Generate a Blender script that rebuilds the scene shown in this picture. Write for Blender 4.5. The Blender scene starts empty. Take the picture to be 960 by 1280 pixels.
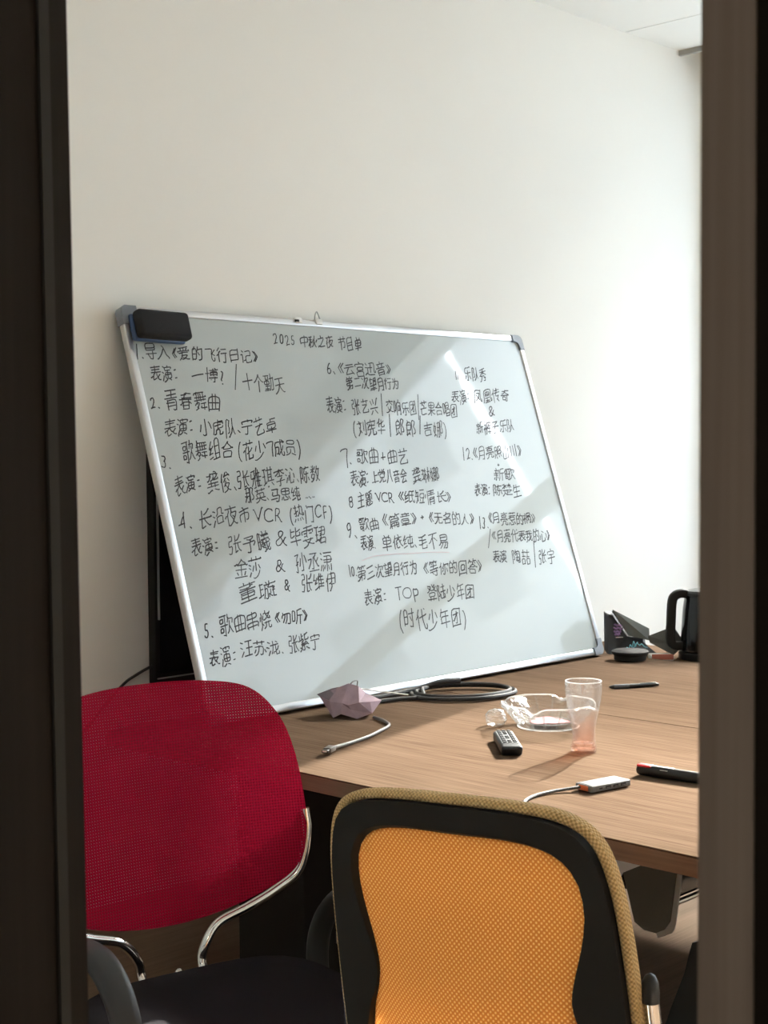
import bpy, bmesh, math, random
from mathutils import Vector, Matrix
R = math.radians
scn = bpy.context.scene
COL = scn.collection
random.seed(7)

# ------------------------------------------------------------------ camera
F, YAW, PITCH, ROLL, EYE = 1847.42, R(46.2365), R(-2.54987), R(0.4555), 1.375
fwd = Vector((math.sin(YAW)*math.cos(PITCH), math.cos(YAW)*math.cos(PITCH), math.sin(PITCH)))
rt_ = Vector((math.cos(YAW), -math.sin(YAW), 0)); dn_ = fwd.cross(rt_)
rgt = math.cos(ROLL)*rt_ + math.sin(ROLL)*dn_
dwn = -math.sin(ROLL)*rt_ + math.cos(ROLL)*dn_
cam = bpy.data.cameras.new('camera'); camo = bpy.data.objects.new('camera', cam); COL.objects.link(camo)
m = Matrix((rgt, -dwn, -fwd)).transposed().to_4x4(); m.translation = Vector((0, 0, EYE)); camo.matrix_world = m
cam.sensor_fit = 'VERTICAL'; cam.sensor_height = 36; cam.sensor_width = 27
cam.lens = F/1280*36; cam.clip_start = .02
cam.dof.use_dof = True; cam.dof.focus_distance = 2.8; cam.dof.aperture_fstop = 19
scn.camera = camo

# ------------------------------------------------------------------ world, sun, exposure
SUN_AZ, SUN_EL = R(13), R(29)
w = bpy.data.worlds.new('world'); scn.world = w; w.use_nodes = True
nt = w.node_tree; nt.nodes.clear()
sky = nt.nodes.new('ShaderNodeTexSky'); sky.sky_type = 'NISHITA'; sky.sun_disc = False
sky.sun_elevation = SUN_EL; sky.sun_rotation = R(90) - SUN_AZ; sky.air_density = 1.3; sky.dust_density = 3.5; sky.ozone_density = 1
bg = nt.nodes.new('ShaderNodeBackground'); bg.inputs[1].default_value = 3.6
hsv = nt.nodes.new('ShaderNodeHueSaturation'); hsv.inputs['Saturation'].default_value = .5
out = nt.nodes.new('ShaderNodeOutputWorld')
nt.links.new(sky.outputs[0], hsv.inputs['Color']); nt.links.new(hsv.outputs[0], bg.inputs[0]); nt.links.new(bg.outputs[0], out.inputs[0])
sl = bpy.data.lights.new('sun', 'SUN'); sl.energy = 13; sl.angle = R(.7); sl.color = (1, .955, .89)
so = bpy.data.objects.new('sun', sl); COL.objects.link(so)
sdir = Vector((math.cos(SUN_AZ)*math.cos(SUN_EL), math.sin(SUN_AZ)*math.cos(SUN_EL), math.sin(SUN_EL)))
so.rotation_euler = sdir.to_track_quat('Z', 'Y').to_euler(); so.location = (30, 8, 20)
pl = bpy.data.lights.new('window_portal', 'AREA'); pl.shape = 'RECTANGLE'; pl.size = 4.4; pl.size_y = 1.8; pl.cycles.is_portal = True
po = bpy.data.objects.new('window_portal', pl); COL.objects.link(po); po.location = (4.93, .6, 1.76)
po.rotation_euler = Vector((1, 0, 0)).to_track_quat('Z', 'Y').to_euler()
vs = scn.view_settings
scn.display_settings.display_device = 'sRGB'
vs.view_transform = 'Standard'; vs.look = 'None'; vs.gamma = 1; vs.use_curve_mapping = False; vs.exposure = 0.80
scn.cycles.use_denoising = True
scn.cycles.max_bounces = 14; scn.cycles.diffuse_bounces = 6; scn.cycles.transparent_max_bounces = 16
scn.cycles.caustics_reflective = False; scn.cycles.caustics_refractive = False
scn.cycles.sample_clamp_indirect = 4

# ------------------------------------------------------------------ materials
def mat(name, col, rough=.5, metal=0., spec=.5, coat=0., coat_rough=.05, bump=None, var=None, alpha=None, trans=None, sheen=0., streak=None):
    """procedural principled material. bump=(scale, strength, dist) var=(scale, amount)  streak=(scale xyz, amount)"""
    M = bpy.data.materials.new(name); M.use_nodes = True; t = M.node_tree; N = t.nodes; L = t.links
    p = N['Principled BSDF']; p.inputs['Base Color'].default_value = (*col, 1); p.inputs['Roughness'].default_value = rough
    p.inputs['Metallic'].default_value = metal; p.inputs['Specular IOR Level'].default_value = spec
    p.inputs['Coat Weight'].default_value = coat; p.inputs['Coat Roughness'].default_value = coat_rough
    p.inputs['Sheen Weight'].default_value = sheen
    tc = N.new('ShaderNodeTexCoord')
    def noise(scale, detail=3, sc3=None):
        n = N.new('ShaderNodeTexNoise'); n.inputs['Scale'].default_value = scale; n.inputs['Detail'].default_value = detail
        if sc3:
            mp = N.new('ShaderNodeMapping'); mp.inputs['Scale'].default_value = sc3
            L.new(tc.outputs['Object'], mp.inputs['Vector']); L.new(mp.outputs[0], n.inputs['Vector'])
        else: L.new(tc.outputs['Object'], n.inputs['Vector'])
        return n
    if var or streak:
        n = noise(var[0], 4) if var else noise(1, 6, streak[0])
        a = (var or streak)[1]
        r = N.new('ShaderNodeMapRange'); r.inputs['From Min'].default_value = .3; r.inputs['From Max'].default_value = .7
        r.inputs['To Min'].default_value = 1-a; r.inputs['To Max'].default_value = 1+a
        L.new(n.outputs['Fac'], r.inputs['Value'])
        mx = N.new('ShaderNodeMix'); mx.data_type = 'RGBA'; mx.blend_type = 'MULTIPLY'; mx.inputs[0].default_value = 1
        mx.inputs[6].default_value = (*col, 1); L.new(r.outputs[0], mx.inputs[7]); L.new(mx.outputs[2], p.inputs['Base Color'])
    if bump:
        n = noise(bump[0], 3); b = N.new('ShaderNodeBump'); b.inputs['Strength'].default_value = bump[1]; b.inputs['Distance'].default_value = bump[2]
        L.new(n.outputs['Fac'], b.inputs['Height']); L.new(b.outputs[0], p.inputs['Normal'])
        if coat: L.new(b.outputs[0], p.inputs['Coat Normal'])
    return M

def wood(name, c1, c2, axis='Y', rough=.4, scale=1., coat=0., fine=.5, spec=.5):
    M = bpy.data.materials.new(name); M.use_nodes = True; t = M.node_tree; N = t.nodes; L = t.links
    p = N['Principled BSDF']; p.inputs['Roughness'].default_value = rough
    p.inputs['Coat Weight'].default_value = coat; p.inputs['Coat Roughness'].default_value = .25; p.inputs['Specular IOR Level'].default_value = spec
    tc = N.new('ShaderNodeTexCoord')
    def st(lo, hi):
        mp = N.new('ShaderNodeMapping'); s = [hi*scale]*3; s['XYZ'.index(axis)] = lo*scale
        mp.inputs['Scale'].default_value = s; L.new(tc.outputs['Object'], mp.inputs['Vector']); return mp
    def nz(mp, d, dist=0.):
        n = N.new('ShaderNodeTexNoise'); n.inputs['Scale'].default_value = 1; n.inputs['Detail'].default_value = d
        n.inputs['Distortion'].default_value = dist; L.new(mp.outputs[0], n.inputs['Vector']); return n
    a = nz(st(1.1, 22), 4, .6); b = nz(st(5, 260), 5)
    mx = N.new('ShaderNodeMix'); mx.inputs[0].default_value = fine
    L.new(a.outputs['Fac'], mx.inputs[2]); L.new(b.outputs['Fac'], mx.inputs[3])
    r = N.new('ShaderNodeMapRange'); r.inputs['From Min'].default_value = .36; r.inputs['From Max'].default_value = .64; L.new(mx.outputs[0], r.inputs['Value'])
    c = N.new('ShaderNodeMix'); c.data_type = 'RGBA'; c.inputs[6].default_value = (*c1, 1); c.inputs[7].default_value = (*c2, 1)
    L.new(r.outputs[0], c.inputs[0]); L.new(c.outputs[2], p.inputs['Base Color'])
    bp = N.new('ShaderNodeBump'); bp.inputs['Strength'].default_value = .15; bp.inputs['Distance'].default_value = .0006
    L.new(b.outputs['Fac'], bp.inputs['Height']); L.new(bp.outputs[0], p.inputs['Normal'])
    return M

def mesh_fabric(name, col, col2, pitch, hole, transl=.35, stagger=False, rough=.7, lo=-1.2, hi=1.2, bstr=.6, sheen=.15):
    """woven mesh cloth: real openings every `pitch` metres, threads let some light through"""
    M = bpy.data.materials.new(name); M.use_nodes = True; t = M.node_tree; N = t.nodes; L = t.links
    for n in list(N): N.remove(n)
    o = N.new('ShaderNodeOutputMaterial'); tc = N.new('ShaderNodeTexCoord'); sx = N.new('ShaderNodeSeparateXYZ')
    L.new(tc.outputs['UV'], sx.inputs[0])
    def mt(op, a, b=None):
        n = N.new('ShaderNodeMath'); n.operation = op
        for i, v in enumerate((a, b)):
            if v is None: continue
            if isinstance(v, (int, float)): n.inputs[i].default_value = v
            else: L.new(v, n.inputs[i])
        return n.outputs[0]
    k = 2*math.pi/pitch
    u, v = sx.outputs[0], sx.outputs[1]
    if stagger: u, v = mt('MULTIPLY', mt('ADD', u, v), .7071), mt('MULTIPLY', mt('SUBTRACT', u, v), .7071)
    h = mt('ADD', mt('COSINE', mt('MULTIPLY', u, k)), mt('COSINE', mt('MULTIPLY', v, k)))      # -2..2
    fac = N.new('ShaderNodeMapRange'); fac.inputs['From Min'].default_value = hole; fac.inputs['From Max'].default_value = hole+.25
    L.new(h, fac.inputs['Value'])
    cr = N.new('ShaderNodeMapRange'); cr.inputs['From Min'].default_value = lo; cr.inputs['From Max'].default_value = hi; L.new(h, cr.inputs['Value'])
    cm = N.new('ShaderNodeMix'); cm.data_type = 'RGBA'; cm.inputs[6].default_value = (*col, 1); cm.inputs[7].default_value = (*col2, 1); L.new(cr.outputs[0], cm.inputs[0])
    bp = N.new('ShaderNodeBump'); bp.inputs['Strength'].default_value = bstr; bp.inputs['Distance'].default_value = pitch*.2; L.new(h, bp.inputs['Height'])
    p = N.new('ShaderNodeBsdfPrincipled'); p.inputs['Roughness'].default_value = rough; p.inputs['Specular IOR Level'].default_value = .06; p.inputs['Sheen Weight'].default_value = sheen
    L.new(cm.outputs[2], p.inputs['Base Color']); L.new(bp.outputs[0], p.inputs['Normal'])
    tr = N.new('ShaderNodeBsdfTranslucent'); L.new(cm.outputs[2], tr.inputs[0])
    m1 = N.new('ShaderNodeMixShader'); m1.inputs[0].default_value = transl; L.new(p.outputs[0], m1.inputs[1]); L.new(tr.outputs[0], m1.inputs[2])
    tp = N.new('ShaderNodeBsdfTransparent'); m2 = N.new('ShaderNodeMixShader')
    L.new(fac.outputs[0], m2.inputs[0]); L.new(m1.outputs[0], m2.inputs[1]); L.new(tp.outputs[0], m2.inputs[2]); L.new(m2.outputs[0], o.inputs[0])
    return M

def thin_glass(name, tint=(1, 1, 1), rough=.02, refl=1.0, bump=None, haze=0., hazecol=(1, 1, 1), fade=None):
    """glass as thin shell: clear transmission with a fresnel reflection at each surface"""
    M = bpy.data.materials.new(name); M.use_nodes = True; t = M.node_tree; N = t.nodes; L = t.links
    for n in list(N): N.remove(n)
    o = N.new('ShaderNodeOutputMaterial'); fr = N.new('ShaderNodeLayerWeight'); fr.inputs['Blend'].default_value = .5
    g = N.new('ShaderNodeBsdfGlossy'); g.inputs['Roughness'].default_value = rough
    tp = N.new('ShaderNodeBsdfTransparent'); tp.inputs[0].default_value = (*tint, 1)
    if fade:      # (colour at the foot, height where it has faded out)
        tc0 = N.new('ShaderNodeTexCoord'); sp = N.new('ShaderNodeSeparateXYZ'); L.new(tc0.outputs['Object'], sp.inputs[0])
        mr = N.new('ShaderNodeMapRange'); mr.inputs['From Max'].default_value = fade[1]; L.new(sp.outputs[2], mr.inputs['Value'])
        cm = N.new('ShaderNodeMix'); cm.data_type = 'RGBA'; cm.inputs[6].default_value = (*fade[0], 1); cm.inputs[7].default_value = (*tint, 1)
        L.new(mr.outputs[0], cm.inputs[0]); L.new(cm.outputs[2], tp.inputs[0])
    pw = N.new('ShaderNodeMath'); pw.operation = 'POWER'; pw.inputs[1].default_value = 3.0; L.new(fr.outputs['Facing'], pw.inputs[0])
    ml = N.new('ShaderNodeMath'); ml.operation = 'MULTIPLY_ADD'; ml.inputs[1].default_value = .75*refl; ml.inputs[2].default_value = .04*refl; L.new(pw.outputs[0], ml.inputs[0])
    mx = N.new('ShaderNodeMixShader'); L.new(ml.outputs[0], mx.inputs[0]); L.new(tp.outputs[0], mx.inputs[1]); L.new(g.outputs[0], mx.inputs[2]); last = mx
    if haze:      # scratch-like scatter, boosted at the edges to paint in bright highlights
        df = N.new('ShaderNodeBsdfDiffuse'); df.inputs[0].default_value = (*hazecol, 1); tl_ = N.new('ShaderNodeBsdfTranslucent'); tl_.inputs[0].default_value = (*hazecol, 1)
        ad = N.new('ShaderNodeMixShader'); L.new(df.outputs[0], ad.inputs[1]); L.new(tl_.outputs[0], ad.inputs[2])
        last = N.new('ShaderNodeMixShader'); hz_ = N.new('ShaderNodeMath'); hz_.operation = 'MULTIPLY_ADD'; hz_.inputs[1].default_value = haze*5; hz_.inputs[2].default_value = haze
        L.new(pw.outputs[0], hz_.inputs[0]); L.new(hz_.outputs[0], last.inputs[0]); L.new(mx.outputs[0], last.inputs[1]); L.new(ad.outputs[0], last.inputs[2])
    L.new(last.outputs[0], o.inputs[0])
    if bump:
        tc = N.new('ShaderNodeTexCoord'); n = N.new('ShaderNodeTexNoise'); n.inputs['Scale'].default_value = bump[0]; L.new(tc.outputs['Object'], n.inputs['Vector'])
        b = N.new('ShaderNodeBump'); b.inputs['Strength'].default_value = bump[1]; b.inputs['Distance'].default_value = bump[2]
        L.new(n.outputs['Fac'], b.inputs['Height']); L.new(b.outputs[0], g.inputs['Normal']); L.new(b.outputs[0], fr.inputs['Normal'])
    return M

def solid_glass(name, tint, rough=.0, ior=1.5):
    M = bpy.data.materials.new(name); M.use_nodes = True; p = M.node_tree.nodes['Principled BSDF']
    p.inputs['Base Color'].default_value = (*tint, 1); p.inputs['Transmission Weight'].default_value = 1
    p.inputs['Roughness'].default_value = rough; p.inputs['IOR'].default_value = ior
    return M

WALL = mat('wall_paint', (.82, .81, .755), .85, bump=(160, .12, .001), var=(1.3, .015))
CEIL = mat('ceiling_paint', (.80, .80, .76), .9)
FLOOR = wood('floor_laminate', (.19, .135, .092), (.28, .20, .14), 'X', .6, 1.0, spec=.05)
SKIRT = wood('skirting_wood', (.20, .14, .095), (.29, .21, .145), 'X', .5, 1.0)
TABLE = wood('table_veneer', (.092, .060, .040), (.152, .104, .072), 'Y', .6, 1.25, fine=.74, spec=0.)
TEDGE = wood('table_edge_band', (.12, .062, .032), (.19, .105, .056), 'Y', .4, 1.0, fine=.6)
DOORW = wood('door_laminate', (.26, .205, .17), (.35, .285, .24), 'Z', .5, .8, fine=.35)
FRAMEW = wood('shaded_frame_laminate', (.014, .0105, .0075), (.021, .0155, .012), 'Z', .6, .8, fine=.3, spec=.12)  # near-black: the frame's shade is put into the laminate colour
SEAL = mat('door_seal_rubber', (.035, .033, .028), .7, spec=.2)
BOARD = mat('whiteboard_enamel', (.385, .425, .41), .35, spec=.5, coat=1., coat_rough=.025, bump=(2.2, .025, .02))
ALU = mat('aluminium', (.66, .67, .68), .28, metal=.85)
CORNER = mat('grey_corner_plastic', (.20, .22, .25), .4)
INK = mat('marker_ink', (.018, .017, .018), .55)
PINK = mat('faded_red_ink', (.50, .33, .33), .6)
BLACKP = mat('black_plastic', (.012, .012, .012), .38, bump=(600, .15, .0004))
BLACKM = mat('matt_black_plastic', (.010, .009, .008), .65, spec=.25)
GLOSSB = mat('gloss_black', (.006, .006, .007), .12)
FELT = mat('black_felt', (.008, .008, .009), .95, bump=(400, .5, .001))
BLUEP = mat('blue_plastic', (.035, .075, .17), .45)
ARM = mat('grey_black_armrest', (.030, .031, .031), .5, spec=.3, bump=(900, .3, .0004))
CHROME = mat('chrome', (.75, .75, .74), .12, metal=1)
SEATF = mat('black_seat_cloth', (.010, .008, .011), .95, spec=.2, bump=(700, .6, .001))
REDM = mesh_fabric('red_mesh_cloth', (.34, .006, .031), (.25, .004, .023), .0052, 1.70, .07, bstr=.2, sheen=0.)
ORANGEM = mesh_fabric('orange_mesh_cloth', (.66, .20, .03), (.95, .52, .16), .0052, 1.93, .6, stagger=True, lo=.2, hi=1.5)
TANM = mesh_fabric('tan_edge_cloth', (.44, .275, .105), (.78, .54, .25), .0042, 3, .05, stagger=True)
BLACKMESH = mesh_fabric('black_mesh_cloth', (.012, .012, .012), (.02, .02, .02), .003, 3, .02)
GREYSTEEL = mat('grey_painted_steel', (.30, .31, .29), .5)
DARKSTEEL = mat('dark_olive_steel', (.07, .066, .052), .55)
REMOTEP = mat('charcoal_remote_plastic', (.014, .015, .017), .45, spec=.3)
KEYS = mat('grey_rubber_keys', (.09, .094, .098), .6, spec=.25)
HUBM = mat('brushed_silver', (.155, .157, .155), .6, spec=.1)
ORANGEP = mat('orange_plastic', (.70, .16, .05), .4)
PORTM = mat('port_black', (.01, .01, .01), .5)
CABLEG = mat('grey_cable', (.13, .12, .11), .45)
CABLEB = mat('black_cable', (.02, .02, .021), .5)
BRAID = mat('braided_cable', (.10, .097, .093), .6, bump=(900, .8, .001), var=(400, .6))
PURPLE = mat('purple_tissue_paper', (.33, .24, .29), .75, var=(30, .18))
PURPLED = mat('grey_purple_paper', (.19, .155, .18), .75, var=(30, .15))
WHITEP = mat('white_plastic', (.75, .74, .70), .4)
REDP = mat('red_plastic', (.62, .015, .025), .35)
BAGK = mat('black_bag_paper', (.017, .018, .021), .55, var=(12, .25))
BAGLIT = mat('lit_bag_paper', (.12, .125, .11), .7, var=(20, .12))  # bag paper where light falls, its lit tone put into the colour
CYAN = mat('cyan_print', (.13, .42, .50), .5)
VIOLET = mat('violet_print', (.34, .20, .42), .5)
PACKW = mat('white_packet', (.68, .66, .62), .5)
PACKR = mat('red_brown_packet', (.42, .13, .09), .5)
CONC = mat('facade_render', (.36, .37, .38), .8, var=(.3, .1))
CONCW = mat('white_facade_render', (.80, .80, .78), .8, var=(.3, .05))  # white, chosen to bounce more daylight into the room
WINF = mat('window_frame_paint', (.55, .56, .57), .4)
PANE = thin_glass('window_pane_glass', (.97, .985, .98), .0, .6)
TUMBLER = thin_glass('tumbler_glass', (.945, .935, .93), .03, 1.2, bump=(60, .5, .004), haze=.018, fade=((.92, .77, .70), .10))
RIMG = thin_glass('glass_rim', (.97, .96, .95), .05, 1.5, haze=.18)  # extra pale scatter paints the bright rim lines
TUMBLERB = thin_glass('rose_glass_foot', (.95, .87, .83), .04, 1.3, bump=(80, .6, .004), haze=.03, hazecol=(1, .72, .60))
ASHG = thin_glass('crystal_glass', (.935, .94, .935), .04, 1.1, bump=(50, .9, .006), haze=.012)
ASHR = mat('pink_residue', (.70, .17, .20), .5)
FILM = thin_glass('clear_film', (.94, .94, .93), .12, 1.6, bump=(70, 1., .01), haze=.03)
LAMPFILL = bpy.data.materials.new('corridor_fill_diffuser'); LAMPFILL.use_nodes = True  # glow of the added corridor lamp
LAMPFILL.node_tree.nodes['Principled BSDF'].inputs['Emission Color'].default_value = (1, .93, .84, 1)
LAMPFILL.node_tree.nodes['Principled BSDF'].inputs['Emission Strength'].default_value = 7.5

# ------------------------------------------------------------------ mesh helpers
class B:
    """collects shapes, then links them as one mesh object"""
    def __init__(s): s.bm = bmesh.new(); s.uv = None
    def box(s, lo, hi, bev=0., seg=2, mtx=None):
        r = bmesh.ops.create_cube(s.bm, size=1); vs_ = r['verts']
        c = [(a+b)/2 for a, b in zip(lo, hi)]; d = [abs(b-a) for a, b in zip(lo, hi)]
        bmesh.ops.transform(s.bm, verts=vs_, matrix=Matrix.Translation(c) @ Matrix.Diagonal((*d, 1)))
        if bev:
            ed = list({e for v in vs_ for e in v.link_edges})
            g = bmesh.ops.bevel(s.bm, geom=ed, offset=bev, segments=seg, affect='EDGES', profile=.5, clamp_overlap=True)
            vs_ = list({v for f in g['faces'] for v in f.verts} | {v for v in vs_ if v.is_valid})
            vs_ = s._grow(vs_)
        if mtx: bmesh.ops.transform(s.bm, verts=vs_, matrix=mtx)
        return s
    def _grow(s, vs_):
        seen = set(vs_); st = list(vs_)
        while st:
            v = st.pop()
            for e in v.link_edges:
                o = e.other_vert(v)
                if o not in seen: seen.add(o); st.append(o)
        return list(seen)
    def prism(s, poly, d, mtx=None, bev=0.):
        """poly = (x, y) outline, extruded to z = d"""
        n = len(poly)
        a = [s.bm.verts.new((x, y, 0)) for x, y in poly]; b = [s.bm.verts.new((x, y, d)) for x, y in poly]
        s.bm.faces.new(a[::-1]); s.bm.faces.new(b)
        for i in range(n): s.bm.faces.new((a[i], a[(i+1) % n], b[(i+1) % n], b[i]))
        vs_ = a+b
        if bev:
            ed = [e for v in b for e in v.link_edges if e.verts[0] in b and e.verts[1] in b]
            bmesh.ops.bevel(s.bm, geom=list(set(ed)), offset=bev, segments=2, affect='EDGES'); vs_ = s._grow([v for v in vs_ if v.is_valid])
        if mtx: bmesh.ops.transform(s.bm, verts=vs_, matrix=mtx)
        return s
    def lathe(s, prof, n=48, mtx=None, mod=None):
        """prof = (r, z) rows; mod(i, j, r, z, ang) may bend the radius and height"""
        rings = []; vs_ = []
        for j, (r, z) in enumerate(prof):
            ring = []
            for i in range(n):
                a = 2*math.pi*i/n; rr, zz = (r, z) if mod is None else mod(i, j, r, z, a)
                ring.append(s.bm.verts.new((rr*math.cos(a), rr*math.sin(a), zz)))
            rings.append(ring); vs_ += ring
        for p, q in zip(rings, rings[1:]):
            for i in range(n): s.bm.faces.new((p[i], p[(i+1) % n], q[(i+1) % n], q[i]))
        for ring, z, f in ((rings[0], prof[0], 1), (rings[-1], prof[-1], 0)):
            if z[0] > 1e-5: s.bm.faces.new(ring[::-1] if f else ring)
        if mtx: bmesh.ops.transform(s.bm, verts=vs_, matrix=mtx)
        return s
    def sweep(s, pts, prof, closed=False, up=Vector((0, 0, 1)), scale=None):
        """prof = (a, b) outline across the path; a along side, b along up"""
        pts = [Vector(p) for p in pts]; n = len(pts); rings = []; lastn = None
        for i, p in enumerate(pts):
            if closed: t = pts[(i+1) % n]-pts[i-1]
            else: t = pts[min(i+1, n-1)]-pts[max(i-1, 0)]
            t.normalize()
            ref = up if lastn is None or up is not None else lastn
            if up is None:
                if lastn is None:
                    ref = Vector((0, 0, 1)) if abs(t.z) < .9 else Vector((1, 0, 0))
                else: ref = lastn
            u = ref-t*ref.dot(t)
            if u.length < 1e-5: u = Vector((1, 0, 0))-t*t.x
            u.normalize(); lastn = u; sd = t.cross(u); k = scale(i/(n-1)) if scale else 1
            rings.append([s.bm.verts.new(p+sd*a*k+u*b*k) for a, b in prof])
        m_ = len(prof)
        rng = range(n if closed else n-1)
        for i in rng:
            p, q = rings[i], rings[(i+1) % n]
            for j in range(m_): s.bm.faces.new((p[j], p[(j+1) % m_], q[(j+1) % m_], q[j]))
        if not closed: s.bm.faces.new(rings[0][::-1]); s.bm.faces.new(rings[-1])
        return s
    def tube(s, pts, r, n=10, closed=False, scale=None, up=None):
        return s.sweep(pts, [(r*math.cos(2*math.pi*i/n), r*math.sin(2*math.pi*i/n)) for i in range(n)], closed, up, scale)
    def poly(s, vs_, faces):
        v = [s.bm.verts.new(p) for p in vs_]
        for f in faces: s.bm.faces.new([v[i] for i in f])
        return s
    def build(s, name, m_, parent=None, smooth=35, mods=None):
        me = bpy.data.meshes.new(name); bmesh.ops.recalc_face_normals(s.bm, faces=s.bm.faces[:]) if not s.uv else None
        s.bm.to_mesh(me); s.bm.free(); me.materials.append(m_)
        o = bpy.data.objects.new(name, me); COL.objects.link(o)
        if smooth: me.shade_smooth(); me.set_sharp_from_angle(angle=R(smooth))
        if parent: o.parent = parent
        for k, kw in mods or ():
            md = o.modifiers.new(k.lower(), k)
            for a, b in kw.items(): setattr(md, a, b)
        return o

def smoothpath(pts, k=6, closed=False):
    pts = [Vector(p) for p in pts]; n = len(pts); out_ = []
    for i in range(n if closed else n-1):
        p0 = pts[i-1] if (closed or i > 0) else pts[0]*2-pts[1]
        p1, p2 = pts[i], pts[(i+1) % n]
        p3 = pts[(i+2) % n] if (closed or i+2 < n) else pts[-1]*2-pts[-2]
        for j in range(k):
            t = j/k
            out_.append(.5*((2*p1)+(p2-p0)*t+(2*p0-5*p1+4*p2-p3)*t*t+(3*p1-p0-3*p2+p3)*t**3))
    if not closed: out_.append(pts[-1])
    return out_
def rrect(w_, h_, r, n=4):
    o = []
    for cx, cy, a0 in ((w_/2-r, h_/2-r, 0), (-w_/2+r, h_/2-r, 90), (-w_/2+r, -h_/2+r, 180), (w_/2-r, -h_/2+r, 270)):
        for i in range(n+1): a = R(a0+90*i/n); o.append((cx+r*math.cos(a), cy+r*math.sin(a)))
    return o
def thing(name, label, cat, loc=(0, 0, 0), rz=0., group=None, mtx=None):
    o = bpy.data.objects.new(name, None); COL.objects.link(o); o.empty_display_size = .05
    if mtx is not None: o.matrix_world = mtx
    else: o.location = loc; o.rotation_euler = (0, 0, rz)
    o['label'] = label; o['category'] = cat
    if group: o['group'] = group
    return o
def tag(o, label, cat, group=None):
    o['label'] = label; o['category'] = cat
    if group: o['group'] = group
    return o
def struct(o): o['kind'] = 'structure'; return o
TZ = Matrix.Translation
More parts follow.
